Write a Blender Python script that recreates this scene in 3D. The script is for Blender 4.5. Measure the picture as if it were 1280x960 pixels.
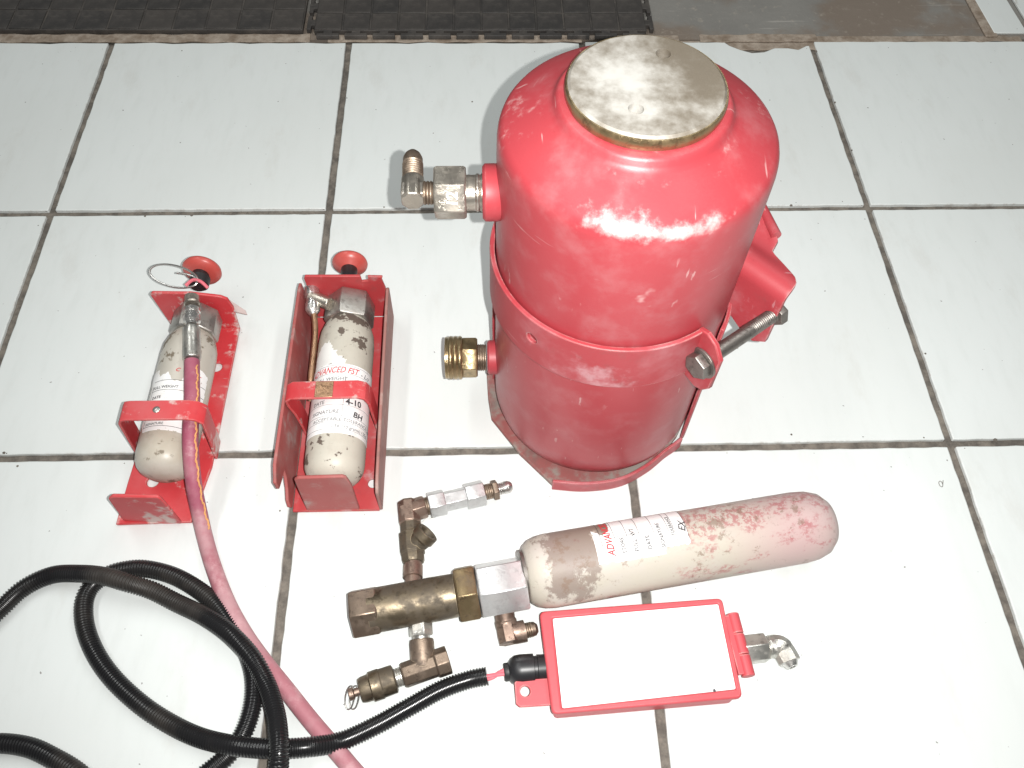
import bpy, bmesh, math, random
from mathutils import Vector as V, Matrix, noise as mnoise
random.seed(7)
R = math.radians
for o in list(bpy.data.objects): bpy.data.objects.remove(o)
SC = bpy.context.scene
COL = SC.collection

# ---------------------------------------------------------------- camera
PITCH, ROLL, YAW, FPX = 0.99970981, 0.03572085, -0.05856330, 1066.1154
CAM = V((0.515459, -0.736824, 0.756882))
cp, sp = math.cos(PITCH), math.sin(PITCH)
f0, r0, u0 = V((0, cp, -sp)), V((1, 0, 0)), V((0, sp, cp))
r1 = r0*math.cos(ROLL) + u0*math.sin(ROLL); u1 = u0*math.cos(ROLL) - r0*math.sin(ROLL)
RZ = Matrix.Rotation(YAW, 3, 'Z')
CF, CR, CU = RZ @ f0, RZ @ r1, RZ @ u1
cam = bpy.data.cameras.new('camera'); co = bpy.data.objects.new('camera', cam); COL.objects.link(co)
co.matrix_world = Matrix.Translation(CAM) @ Matrix((CR, CU, -CF)).transposed().to_4x4()
cam.sensor_width = 36; cam.lens = 36*FPX/1280; cam.clip_start = 0.01; cam.clip_end = 100
SC.camera = co
def at(px, py, z=0.0):                         # point at height z seen at a place in the photograph
    d = CF + CR*((px-640)/FPX) - CU*((py-480)/FPX)
    return CAM + d*((z-CAM.z)/d.z)

# ---------------------------------------------------------------- light: dim room and the phone's flash
W = bpy.data.worlds.new('World'); SC.world = W; W.use_nodes = True
bg = W.node_tree.nodes['Background']; bg.inputs[0].default_value = (0.97, 0.99, 0.97, 1); bg.inputs[1].default_value = 0.10
fl = bpy.data.lights.new('phone_flash', 'SPOT'); fl.energy = 40; fl.spot_size = R(138); fl.spot_blend = 1.0; fl.shadow_soft_size = 0.0028; fl.color = (1, 0.985, 0.96)
fo = bpy.data.objects.new('phone_flash', fl); fo.location = CAM + CR*0.025 + CU*0.002; COL.objects.link(fo)
fo.rotation_euler = (at(800, 330)-fo.location).to_track_quat('-Z', 'Y').to_euler()   # the flash's own lobe
for x in (-0.5, 1.7):  # unseen area lamps, added for room ambient and reflections in the metal
    a = bpy.data.lights.new('overhead_fill', 'AREA'); a.shape = 'RECTANGLE'; a.size = 0.25; a.size_y = 2.4; a.energy = 23; a.color = (0.98, 1, 0.98)
    ao = bpy.data.objects.new('overhead_fill', a); ao.location = (x, 0.4, 2.6); COL.objects.link(ao)
SC.view_settings.view_transform = 'Standard'; SC.view_settings.look = 'None'; SC.view_settings.gamma = 1
SC.view_settings.exposure = 0.0

# ---------------------------------------------------------------- materials
class NT:
    def __init__(s, name):
        m = bpy.data.materials.new(name); m.use_nodes = True; s.m = m; s.t = m.node_tree; s.b = s.t.nodes['Principled BSDF']
        s.tc = s.n('ShaderNodeTexCoord').outputs['Object']
    def n(s, k): return s.t.nodes.new(k)
    def put(s, i, v):
        if hasattr(v, 'is_linked'): s.t.links.new(v, i)
        elif isinstance(v, tuple) and len(v) == 3 and i.type == 'RGBA': i.default_value = (*v, 1)
        else: i.default_value = v
    def math(s, op, a, b=0.0, clamp=False):
        x = s.n('ShaderNodeMath'); x.operation = op; x.use_clamp = clamp; s.put(x.inputs[0], a); s.put(x.inputs[1], b); return x.outputs[0]
    def noise(s, scale, detail=6, rough=.6, stretch=None, off=(0, 0, 0)):
        x = s.n('ShaderNodeTexNoise'); x.inputs['Scale'].default_value = scale; x.inputs['Detail'].default_value = detail; x.inputs['Roughness'].default_value = rough
        mp = s.n('ShaderNodeMapping'); s.put(mp.inputs[0], s.tc); mp.inputs['Location'].default_value = off
        if stretch: mp.inputs['Scale'].default_value = stretch
        s.put(x.inputs['Vector'], mp.outputs[0]); return x.outputs['Fac']
    def ramp(s, v, lo, hi):
        x = s.n('ShaderNodeMapRange'); x.interpolation_type = 'SMOOTHSTEP'; s.put(x.inputs[0], v); x.inputs[1].default_value = lo; x.inputs[2].default_value = hi; return x.outputs[0]
    def mix(s, f, a, b):
        x = s.n('ShaderNodeMix'); x.data_type = 'RGBA'; s.put(x.inputs[0], f); s.put(x.inputs[6], a); s.put(x.inputs[7], b); return x.outputs[2]
    def spot(s, loc, rad, sq=(1, 1, 1)):          # 1 at the place, 0 beyond rad
        sub = s.n('ShaderNodeVectorMath'); sub.operation = 'SUBTRACT'; s.put(sub.inputs[0], s.tc); sub.inputs[1].default_value = loc
        mu = s.n('ShaderNodeVectorMath'); mu.operation = 'MULTIPLY'; s.put(mu.inputs[0], sub.outputs[0]); mu.inputs[1].default_value = sq
        ln = s.n('ShaderNodeVectorMath'); ln.operation = 'LENGTH'; s.put(ln.inputs[0], mu.outputs[0])
        x = s.n('ShaderNodeMapRange'); s.put(x.inputs[0], ln.outputs['Value']); x.inputs[1].default_value = 0; x.inputs[2].default_value = rad; x.inputs[3].default_value = 1; x.inputs[4].default_value = 0
        return x.outputs[0]
    def edge(s, rad=.0015, k=.12):
        bv = s.n('ShaderNodeBevel'); bv.samples = 4; bv.inputs[0].default_value = rad
        g = s.n('ShaderNodeNewGeometry'); d = s.n('ShaderNodeVectorMath'); d.operation = 'DOT_PRODUCT'
        s.put(d.inputs[0], bv.outputs[0]); s.put(d.inputs[1], g.outputs['Normal'])
        return s.ramp(s.math('SUBTRACT', 1.0, d.outputs['Value']), 0.01, k)
    def bump(s, h, dist=.0004, st=.5):
        x = s.n('ShaderNodeBump'); x.inputs['Strength'].default_value = st; x.inputs['Distance'].default_value = dist; s.put(x.inputs['Height'], h); s.put(s.b.inputs['Normal'], x.outputs[0])
    def out(s, col, rough=.5, metal=0.0, **kw):
        s.put(s.b.inputs['Base Color'], col); s.put(s.b.inputs['Roughness'], rough); s.put(s.b.inputs['Metallic'], metal)
        for k, v in kw.items(): s.put(s.b.inputs[k.replace('_', ' ')], v)
        return s.m

def paint(name, col, worn, scale=30, thr=.62, soft=.05, rough=.35, dust=.25, dustcol=(.62, .45, .45), edgec=None, spots=(), scratch=True, dirt=0.0):
    t = NT(name)
    n1 = t.noise(scale, 9, .65); n2 = t.noise(scale*.35, 5, .6, off=(3, 1, 2)); n3 = t.noise(scale*5, 4, .7, off=(1, 7, 2))
    c = t.mix(t.math('MULTIPLY', t.ramp(n2, .45, .75), dust), col, dustcol)
    c = t.mix(t.math('MULTIPLY', t.ramp(n3, .55, .8), .35), c, tuple(x*.72 for x in col))
    v = n1
    for loc, rad, k, *sq in spots: v = t.math('ADD', v, t.math('MULTIPLY', t.spot(loc, rad, *sq), k))
    w = t.ramp(v, thr, thr+soft)
    if scratch:
        for i, st in enumerate(((20, 20, 420), (260, 18, 60), (30, 240, 40))):
            s1 = t.ramp(t.noise(1.0, 3, .5, stretch=st, off=(i*5.1, i*2.3, 0)), .675, .72)
            s1 = t.math('MULTIPLY', s1, t.ramp(t.noise(14, 2, .5, off=(i, 4, 9)), .52, .62))
            w = t.math('MAXIMUM', w, t.math('MULTIPLY', s1, .55))
    c = t.mix(w, c, worn)
    if dirt: c = t.mix(t.math('MULTIPLY', t.ramp(t.noise(scale*.8, 8, .7, off=(8, 8, 1)), .55, .7), dirt), c, (.13, .09, .08))
    if edgec:
        e = t.math('MULTIPLY', t.edge(), t.ramp(t.noise(60, 5, .6, off=(2, 2, 5)), .35, .6)); c = t.mix(e, c, edgec)
    t.bump(t.math('ADD', t.math('MULTIPLY', n3, .3), t.math('MULTIPLY', w, -.6)), .0005, .35)
    rr = t.math('ADD', rough, t.math('MULTIPLY', t.math('ADD', w, n2), .18))
    return t.out(c, rr)

def metal(name, col, stain, scale=60, rough=.32, amt=.55, lo=.45, hi=.7, metalness=.9, edgec=None, grime=.45):
    t = NT(name); n1 = t.noise(scale, 8, .65); n2 = t.noise(scale*4, 4, .6, off=(4, 2, 1))
    f = t.math('MULTIPLY', t.ramp(n1, lo, hi), amt)
    c = t.mix(f, col, stain); c = t.mix(t.math('MULTIPLY', t.ramp(n2, .5, .75), .4), c, tuple(x*.6 for x in col))
    gr = t.math('MULTIPLY', t.ramp(t.noise(scale*2.2, 9, .75, off=(9, 3, 1)), .53, .63), grime); c = t.mix(gr, c, tuple(x*.45 for x in stain))
    if edgec: c = t.mix(t.math('MULTIPLY', t.math('MULTIPLY', t.edge(.0009, .1), .8), t.ramp(n1, .35, .55)), c, edgec)
    t.bump(t.math('SUBTRACT', n2, gr), .0004, .4)
    return t.out(c, t.math('ADD', rough, t.math('MULTIPLY', f, .35)), t.math('SUBTRACT', metalness, t.math('MULTIPLY', f, .5)))

def plain(name, col, rough=.5, metal_=0.0, **kw):
    t = NT(name); n = t.noise(80, 5, .6)
    c = t.mix(t.math('MULTIPLY', t.ramp(n, .4, .75), .3), col, tuple(x*.7 for x in col)); t.bump(n, .0002, .3)
    return t.out(c, rough, metal_, **kw)

RED = (.39, .046, .057); PINKW = (.74, .60, .58); STEEL = (.40, .36, .33)
M = {}
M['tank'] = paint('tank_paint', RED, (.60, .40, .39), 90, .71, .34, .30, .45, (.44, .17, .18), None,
    spots=[((.010, -.0975, .3545), .070, .36, (.72, 1, 7)), ((.02, -.097, .352), .05, .22, (.8, 1, 5)), ((-.03, -.09, .357), .045, .25, (1, 1, 2.5)), ((-.085, .01, .352), .055, .27), ((0, -.060, .3765), .06, .17, (.7, 1, 3)), ((.055, -.03, .374), .04, .14), ((.078, .02, .36), .05, .22), ((.03, -.1, .22), .06, .1), ((.03, -.1, .03), .06, .14)])  # leading spots: wear plus the flash highlight painted along the front shoulder crease
M['strap'] = paint('strap_paint', RED, (.52, .26, .28), 46, .66, .26, .40, .5, (.55, .28, .30), (.62, .50, .47), dirt=.25, spots=[((-.04, -.1, .2), .05, .26), ((.0, -.1, .19), .04, .2), ((-.08, -.06, .21), .04, .12), ((.12, -.045, .2), .03, .2)])
M['tray'] = paint('tray_paint', (.25, .075, .07), (.24, .21, .185), 30, .43, .16, .55, .5, (.3, .2, .18), (.6, .55, .5), dirt=.5)
M['bracketA'] = paint('bright_bracket_paint', (.57, .042, .050), (.64, .49, .46), 30, .545, .10, .42, .3, (.58, .26, .26), (.55, .42, .38))
M['bracketB'] = paint('faded_bracket_paint', (.48, .050, .055), (.50, .32, .32), 34, .55, .2, .48, .6, (.46, .22, .22), (.34, .23, .19), dirt=.25)
M['bracketC'] = paint('dull_bracket_paint', (.37, .085, .08), (.40, .28, .26), 36, .52, .2, .55, .6, (.42, .24, .22), (.26, .18, .15), dirt=.35)
M['bracketD'] = paint('brown_bracket_paint', (.34, .15, .13), (.44, .33, .29), 36, .52, .2, .55, .6, (.30, .18, .16), (.20, .14, .12), dirt=.5)
M['knob'] = paint('knob_paint', (.52, .08, .065), (.6, .3, .22), 40, .68, .08, .25, .2, scratch=False)
M['box'] = paint('box_paint', (.55, .075, .09), (.70, .55, .5), 40, .76, .05, .38, .15, (.68, .2, .22), (.70, .55, .5), scratch=False)
M['cyl'] = paint('cream_paint', (.52, .49, .42), (.13, .10, .08), 60, .60, .03, .38, .5, (.36, .31, .25), None, scratch=False, dirt=.30,
    spots=[((.006, .075, .06), .035, .10, (1, .8, 1)), ((.02, .06, .05), .03, .10), ((-.02, -.09, .05), .03, .08)])
M['cylB'] = paint('nickel_cream_paint', (.52, .49, .43), (.20, .165, .12), 46, .59, .05, .28, .6, (.38, .32, .23), None, scratch=False, dirt=.35, spots=[((-.015, .06, .05), .04, .10), ((.02, .065, .06), .03, .10)])
def bottle_mat():
    t = NT('worn_bottle_paint')
    n1 = t.noise(44, 9, .7, stretch=(.55, 1, 1)); n2 = t.noise(9, 4, .55, off=(2, 5, 1)); n3 = t.noise(210, 7, .75); n4 = t.noise(34, 9, .74, stretch=(1, .6, .6), off=(7, 3, 3)); n5 = t.noise(12, 5, .6, off=(1, 1, 8))
    c = t.mix(t.ramp(n5, .42, .62), (.49, .45, .38), (.50, .455, .41))
    c = t.mix(t.math('MULTIPLY', t.math('MAXIMUM', t.ramp(n2, .55, .70), t.math('MULTIPLY', t.spot((.245, -.01, .05), .075), 1.1, True)), .75), c, (.52, .32, .34))   # pale pink bloom
    redm = t.math('MULTIPLY', t.ramp(t.math('ADD', n1, t.math('ADD', t.math('MULTIPLY', t.spot((.165, .02, .05), .075), .20), t.math('MULTIPLY', t.spot((.235, .015, .055), .07), .16))), .56, .68), t.ramp(n3, .46, .54))
    c = t.mix(t.math('MULTIPLY', redm, .62), c, (.36, .07, .085))
    dk = t.ramp(t.math('ADD', t.math('ADD', t.math('MULTIPLY', n4, .8), t.math('MULTIPLY', n3, .2)), t.math('ADD', t.math('MULTIPLY', t.spot((.035, -.014, .05), .035, (1, .55, .55)), .26), t.math('MULTIPLY', t.spot((.06, .03, .05), .05, (.6, 1, 1)), .30))), .61, .67)
    c = t.mix(t.math('MULTIPLY', dk, .68), c, (.16, .105, .085))
    c = t.mix(t.math('MULTIPLY', t.ramp(t.noise(55, 9, .75, off=(6, 2, 2)), .565, .63), .7), c, (.22, .15, .11))
    c = t.mix(t.ramp(t.math('ADD', t.noise(120, 4, .6), t.math('MULTIPLY', t.spot((.268, .006, .052), .012), .5)), .72, .8), c, (.35, .14, .05))
    t.bump(t.math('SUBTRACT', n3, dk), .0005, .4)
    return t.out(c, .5)
M['bottle'] = bottle_mat()
M['steel'] = metal('nickel_steel', (.50, .46, .40), (.28, .24, .19), edgec=(.85, .83, .80))
M['silver'] = metal('bright_aluminium', (.68, .68, .68), (.46, .45, .44), 50, .36, .45, metalness=.85, grime=.2, edgec=(.9, .9, .9))
M['zinc'] = metal('galvanised_zinc', (.60, .59, .55), (.40, .36, .30), 70, .34, .5)
M['chrome'] = metal('chrome', (.66, .65, .63), (.35, .3, .25), 80, .24, .4)
M['dullhead'] = metal('dull_nickel_head', (.45, .43, .40), (.26, .23, .20), 45, .38, .5, edgec=(.6, .58, .55))
M['brass'] = metal('clean_brass', (.40, .30, .165), (.19, .135, .08), 60, .28, .5, edgec=(.8, .66, .4))
M['brassold'] = metal('tarnished_brass', (.20, .162, .112), (.10, .083, .064), 55, .40, .8, .42, .62, edgec=(.52, .42, .28))
M['brassnut'] = metal('yellow_brass', (.29, .215, .12), (.13, .10, .07), 60, .38, .8, edgec=(.6, .46, .25))
M['bronze'] = metal('brown_bronze', (.28, .215, .165), (.13, .10, .08), 70, .44, .8, edgec=(.5, .40, .3))
M['copper'] = metal('rusty_copper', (.31, .225, .18), (.17, .12, .095), 80, .46, .8)
M['tube'] = metal('copper_tube', (.46, .28, .17), (.34, .2, .13), 70, .35, .5)
M['wiresteel'] = metal('bright_wire', (.56, .55, .53), (.4, .38, .35), 60, .3, .2, grime=0)
M['bolt'] = metal('worn_steel_bolt', (.27, .25, .23), (.15, .13, .12), 80, .42, .6)
M['black'] = plain('black_plastic', (.018, .018, .02), .38)
M['rubber'] = plain('black_rubber', (.02, .02, .021), .5)
def cap_mat():
    t = NT('oxidised_cap'); n = t.noise(28, 8, .65); n2 = t.noise(90, 6, .65, off=(1, 2, 3))
    w = t.math('ADD', n, t.math('ADD', t.math('MULTIPLY', t.spot((.038, .018, .394), .045), -.32), t.math('MULTIPLY', t.spot((-.012, -.004, .394), .05), .22)))
    w = t.ramp(t.math('ADD', w, t.math('MULTIPLY', t.math('SUBTRACT', n2, .5), .30)), .30, .80)
    c = t.mix(w, (.23, .195, .15), (.47, .46, .43)); t.bump(n2, .0004, .4)
    return t.out(c, t.math('ADD', .42, t.math('MULTIPLY', w, .3)), t.math('SUBTRACT', .45, t.math('MULTIPLY', w, .45)))
M['cap'] = cap_mat()
def paper_mat():
    t = NT('label_paper'); n = t.noise(40, 7, .7); c = t.mix(t.math('MULTIPLY', t.ramp(n, .50, .70), .5), (.87, .87, .86), (.62, .56, .50))
    c = t.mix(t.math('MULTIPLY', t.ramp(t.noise(160, 6, .7, off=(2, 4, 4)), .62, .70), .5), c, (.30, .24, .20)); t.bump(n, .0006, .4); return t.out(c, .55)
M['paper'] = paper_mat()
M['tab'] = plain('dull_tab', (.50, .40, .38), .6)
M['papertorn'] = plain('torn_paper', (.80, .79, .76), .6)
M['inkblack'] = plain('black_ink', (.06, .06, .065), .6); M['inkgrey'] = plain('grey_ink', (.22, .22, .23), .6); M['inkred'] = plain('red_ink', (.62, .04, .05), .6)
def panel_mat():
    t = NT('white_panel'); n = t.noise(8, 4, .5); sp_ = t.ramp(t.noise(420, 2, .5), .80, .84)
    c = t.mix(t.math('MULTIPLY', sp_, .6), t.mix(n, (.86, .86, .86), (.83, .83, .83)), (.3, .3, .3)); return t.out(c, .42)
M['panel'] = panel_mat()
def hose_mat():
    t = NT('pink_hose'); n = t.noise(24, 6, .6); n2 = t.noise(500, 3, .6)
    sx = t.n('ShaderNodeSeparateXYZ'); t.put(sx.inputs[0], t.tc); worn = t.ramp(t.math('ADD', sx.outputs[1], t.math('MULTIPLY', n, -.15)), -.44, -.50)
    c = t.mix(t.ramp(n, .42, .68), (.33, .075, .125), (.40, .13, .175)); c = t.mix(worn, c, t.mix(t.ramp(n, .4, .62), (.39, .150, .178), (.47, .26, .28))); c = t.mix(t.math('MULTIPLY', t.ramp(t.noise(30, 8, .7, off=(3, 3, 3)), .50, .68), .8), c, (.56, .33, .35))
    t.bump(n2, .0003, .5); return t.out(c, .6)
M['hose'] = hose_mat()
M['thread'] = plain('orange_thread', (.72, .36, .13), .7); M['wire'] = plain('pink_wire', (.72, .16, .20), .5)
def conduit_mat():
    t = NT('black_conduit'); n = t.noise(18, 5, .6); d = t.ramp(t.noise(9, 5, .6, off=(5, 5, 5)), .5, .72)
    c = t.mix(t.math('MULTIPLY', d, .8), (.014, .014, .015), (.06, .052, .045)); return t.out(c, t.math('ADD', .24, t.math('MULTIPLY', d, .3)))
M['conduit'] = conduit_mat()
def tile_mat():
    t = NT('white_ceramic_tile'); n = t.noise(7, 5, .6); n2 = t.noise(60, 6, .6, stretch=(1, .25, 1)); oi = t.n('ShaderNodeObjectInfo')
    c = t.mix(n, (.695, .732, .720), (.732, .762, .752)); c = t.mix(t.math('MULTIPLY', oi.outputs['Random'], .5), c, (.712, .744, .736))
    c = t.mix(t.math('MULTIPLY', t.ramp(n2, .45, .75), .30), c, (.60, .63, .61)); c = t.mix(t.math('MULTIPLY', t.ramp(t.noise(3.5, 3, .5, off=(2, 2, 0)), .42, .65), .5), c, (.665, .692, .676))
    c = t.mix(t.math('MULTIPLY', t.ramp(t.noise(1, 6, .7, stretch=(14, 5, 1), off=(4, 1, 0)), .54, .72), .30), c, (.55, .54, .50))
    c = t.mix(t.math('MULTIPLY', t.ramp(t.noise(190, 2, .4, off=(1, 9, 0)), .765, .79), .75), c, (.13, .11, .10))
    sx = t.n('ShaderNodeSeparateXYZ'); t.put(sx.inputs[0], t.tc)
    ed = t.math('MAXIMUM', t.math('ABSOLUTE', sx.outputs[0]), t.math('ABSOLUTE', sx.outputs[1]))
    e = t.math('MULTIPLY', t.ramp(ed, .1590, .1612), t.ramp(t.noise(90, 6, .7), .45, .70)); c = t.mix(t.math('MULTIPLY', e, .6), c, (.36, .32, .28))
    t.bump(t.noise(25, 3, .5), .0006, .12)
    return t.out(c, t.math('ADD', .30, t.math('MULTIPLY', n2, .15)), IOR=1.42)
M['tile'] = tile_mat()
def grout_mat():
    t = NT('dirty_grout'); n = t.noise(60, 8, .7); c = t.mix(t.ramp(n, .35, .65), (.095, .084, .073), (.205, .180, .152)); t.bump(n, .002, .6); return t.out(c, .9)
M['grout'] = grout_mat()
def conc_mat():
    t = NT('grey_concrete'); n = t.noise(12, 9, .65); n2 = t.noise(6, 5, .6, off=(3, 2, 0)); n3 = t.noise(70, 8, .7)
    c = t.mix(n, (.15, .145, .135), (.27, .26, .24))
    br = t.math('ADD', n2, t.math('ADD', t.math('MULTIPLY', t.spot((1.09, .40, 0), .10), .35), t.math('MULTIPLY', t.spot((.1, .345, 0), .5, (.4, 8, 1)), .25)))
    c = t.mix(t.math('MULTIPLY', t.ramp(br, .50, .66), .75), c, (.185, .140, .105))
    c = t.mix(t.math('MULTIPLY', t.ramp(n3, .55, .72), .6), c, (.36, .32, .27))
    c = t.mix(t.math('MULTIPLY', t.ramp(t.noise(1, 4, .6, stretch=(7, 130, 1)), .62, .70), .5), c, (.40, .38, .35))
    t.bump(n3, .002, .5); return t.out(c, .75)
M['concrete'] = conc_mat()
def mort_mat():
    t = NT('brown_mortar'); n = t.noise(50, 9, .7); c = t.mix(t.ramp(n, .3, .7), (.20, .15, .11), (.40, .34, .28)); t.bump(n, .003, .7); return t.out(c, .9)
M['mortar'] = mort_mat()
def mat_mat():
    t = NT('black_mat_rubber'); n = t.noise(20, 8, .7); c = t.mix(t.ramp(n, .4, .7), (.030, .028, .027), (.082, .073, .066))
    c = t.mix(t.math('MULTIPLY', t.ramp(t.noise(1, 3, .6, stretch=(25, 260, 1)), .62, .70), .45), c, (.20, .18, .16)); oi = t.n('ShaderNodeObjectInfo'); c = t.mix(t.math('MULTIPLY', oi.outputs['Random'], .35), c, (.085, .072, .062)); c = t.mix(t.math('MULTIPLY', t.ramp(t.noise(9, 6, .7, off=(3, 1, 1)), .52, .70), .5), c, (.12, .105, .09)); t.bump(t.noise(120, 5, .6), .0008, .5); return t.out(c, .6)
M['mat'] = mat_mat()

# ---------------------------------------------------------------- mesh helpers
class MB:
    def __init__(s): s.bm = bmesh.new()
    def lathe(s, p0, p1, prof, n=32, rot=0.0, flat=False, cap0=True, cap1=True):
        """prof: (distance from p0 along p0->p1, radius)"""
        p0, p1 = V(p0), V(p1); ax = (p1-p0).normalized(); ref = V((0, 0, 1)) if abs(ax.z) < .9 else V((1, 0, 0))
        a = ref.cross(ax).normalized(); b = ax.cross(a)
        rings = []
        for t, r in prof:
            if r < 1e-6: rings.append([s.bm.verts.new(p0+ax*t)]); continue
            rings.append([s.bm.verts.new(p0+ax*t+a*(r*math.cos(rot+2*math.pi*k/n))+b*(r*math.sin(rot+2*math.pi*k/n))) for k in range(n)])
        for A, B in zip(rings, rings[1:]):
            for k in range(n):
                l = (k+1) % n
                if len(A) == 1 and len(B) == 1: break
                if len(A) == 1: q = [A[0], B[l], B[k]]
                elif len(B) == 1: q = [A[k], A[l], B[0]]
                else: q = [A[k], A[l], B[l], B[k]]
                s.bm.faces.new(q)
        if cap0 and len(rings[0]) > 1: s.bm.faces.new(rings[0][::-1])
        if cap1 and len(rings[-1]) > 1: s.bm.faces.new(rings[-1])
        return s
    def hexn(s, p0, p1, r, n=6, rot=0.0, ch=.06):          # a nut: chamfered prism
        L = (V(p1)-V(p0)).length; c = r*ch*1.6
        return s.lathe(p0, p1, [(0, r*(1-ch)), (c, r), (L-c, r), (L, r*(1-ch))], n, rot)
    def thread(s, p0, p1, r, pitch=.0018, depth=.08, n=28):
        L = (V(p1)-V(p0)).length; k = max(2, int(L/pitch)); pr = []
        for i in range(k): pr += [(L*i/k, r*(1-depth)), (L*(i+.35)/k, r), (L*(i+.65)/k, r)]
        return s.lathe(p0, p1, pr+[(L, r*(1-depth))], n)
    def tube(s, pts, rad, n=14, closed=False, caps=True):
        pts = [V(p) for p in pts]; N = len(pts); rr = rad if callable(rad) else (lambda i: rad)
        tan = []
        for i in range(N):
            a = pts[i-1] if (i or closed) else pts[0]; b = pts[(i+1) % N] if (i < N-1 or closed) else pts[-1]
            tan.append((b-a).normalized())
        ref = V((0, 0, 1)) if abs(tan[0].z) < .9 else V((1, 0, 0)); a = ref.cross(tan[0]).normalized(); rings = []
        for i in range(N):
            a = (a-tan[i]*a.dot(tan[i])).normalized(); b = tan[i].cross(a); r = rr(i)
            rings.append([s.bm.verts.new(pts[i]+a*(r*math.cos(2*math.pi*k/n))+b*(r*math.sin(2*math.pi*k/n))) for k in range(n)])
        for i in range(N if closed else N-1):
            A, B = rings[i], rings[(i+1) % N]
            for k in range(n): s.bm.faces.new((A[k], A[(k+1) % n], B[(k+1) % n], B[k]))
        if caps and not closed: s.bm.faces.new(rings[0][::-1]); s.bm.faces.new(rings[-1])
        return s
    def prism(s, poly, off):                               # a flat polygon (3-D points) pushed along off
        off = V(off); A = [s.bm.verts.new(V(p)) for p in poly]; B = [s.bm.verts.new(V(p)+off) for p in poly]
        nrm = sum(((A[i].co).cross(A[(i+1) % len(A)].co) for i in range(len(A))), V((0, 0, 0)))
        if nrm.dot(off) > 0: A.reverse(); B.reverse()
        s.bm.faces.new(A); s.bm.faces.new(B[::-1])
        for i in range(len(A)):
            j = (i+1) % len(A); s.bm.faces.new((A[j], A[i], B[i], B[j]))
        return s
    def box(s, lo, hi):
        x0, y0, z0 = lo; x1, y1, z1 = hi
        return s.prism([(x0, y0, z0), (x1, y0, z0), (x1, y1, z0), (x0, y1, z0)], (0, 0, z1-z0))
    def band(s, c, r0, r1, z0, z1, a0, a1, n=48):          # a curved plate round a vertical axis, degrees
        rings = []
        for i in range(n+1):
            a = R(a0+(a1-a0)*i/n); ca, sa = math.cos(a), math.sin(a)
            rings.append([s.bm.verts.new((c[0]+r*ca, c[1]+r*sa, z)) for r, z in ((r0, z0), (r1, z0), (r1, z1), (r0, z1))])
        for A, B in zip(rings, rings[1:]):
            for k in range(4): s.bm.faces.new((A[k], A[(k+1) % 4], B[(k+1) % 4], B[k]))
        s.bm.faces.new(rings[0][::-1]); s.bm.faces.new(rings[-1]); return s
    def strip(s, path, width, thick):                      # a bent flat bar: path of (point, normal); width vector
        w = V(width); rings = []
        for p, nn in path:
            p, nn = V(p), V(nn).normalized()*thick
            rings.append([s.bm.verts.new(q) for q in (p-w/2, p+w/2, p+w/2+nn, p-w/2+nn)])
        for A, B in zip(rings, rings[1:]):
            for k in range(4): s.bm.faces.new((A[k], A[(k+1) % 4], B[(k+1) % 4], B[k]))
        s.bm.faces.new(rings[0][::-1]); s.bm.faces.new(rings[-1]); return s
    def build(s, name, m, parent=None, bevel=0.0, ang=35, cuts=(), label=None, segs=2):
        bmesh.ops.recalc_face_normals(s.bm, faces=s.bm.faces)
        me = bpy.data.meshes.new(name)
        if parent is not None: bmesh.ops.translate(s.bm, verts=s.bm.verts, vec=-parent.matrix_world.translation)
        s.bm.to_mesh(me); s.bm.free()
        o = bpy.data.objects.new(name, me); COL.objects.link(o); me.materials.append(M[m])
        if parent is not None: o.parent = parent
        for p0, p1, r in cuts:                              # drilled holes, cut here and now
            k = MB(); k.lathe(p0, p1, [(0, r), ((V(p1)-V(p0)).length, r)], 24); c = k.build('hole', m, parent)
            md = o.modifiers.new('cut', 'BOOLEAN'); md.object = c; md.operation = 'DIFFERENCE'; md.solver = 'EXACT'
            bpy.context.view_layer.update()
            ev = o.evaluated_get(bpy.context.evaluated_depsgraph_get()); nm = bpy.data.meshes.new_from_object(ev)
            o.modifiers.clear(); o.data = nm; nm.name = name; bpy.data.objects.remove(c)
        me = o.data
        me.shade_smooth(); me.set_sharp_from_angle(angle=R(ang))
        if bevel:
            md = o.modifiers.new('bevel', 'BEVEL'); md.width = bevel; md.segments = segs; md.limit_method = 'ANGLE'; md.angle_limit = R(40); md.harden_normals = False
        if label: o['label'] = label
        return o
def thing(name, loc, label, cat, group=None):
    o = bpy.data.objects.new(name, None); COL.objects.link(o); o.location = loc; o.empty_display_size = .03
    o['label'] = label; o['category'] = cat
    if group: o['group'] = group
    bpy.context.view_layer.update(); return o
def sub(o, child):                                        # make child a piece of part o
    child.parent = o; return child
def spline(pts, step):
    pts = [V(p) for p in pts]; P = [pts[0]*2-pts[1]]+pts+[pts[-1]*2-pts[-2]]; dense = []
    for i in range(1, len(P)-2):
        a, b, c, d = P[i-1:i+3]
        for k in range(40):
            t = k/40; dense.append(.5*((2*b)+(c-a)*t+(2*a-5*b+4*c-d)*t*t+(3*b-a-3*c+d)*t**3))
    dense.append(pts[-1]); out = [dense[0]]; acc = 0
    for a, b in zip(dense, dense[1:]):
        L = (b-a).length; pos = step-acc
        while pos <= L: out.append(a.lerp(b, pos/L)); pos += step
        acc = (acc+L) % step if L else acc
    return out
def inpoly(x, y, P):
    c = False
    for (x0, y0), (x1, y1) in zip(P, P[1:]+P[:1]):
        if (y0 > y) != (y1 > y) and x < (x1-x0)*(y-y0)/(y1-y0)+x0: c = not c
    return c
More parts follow.
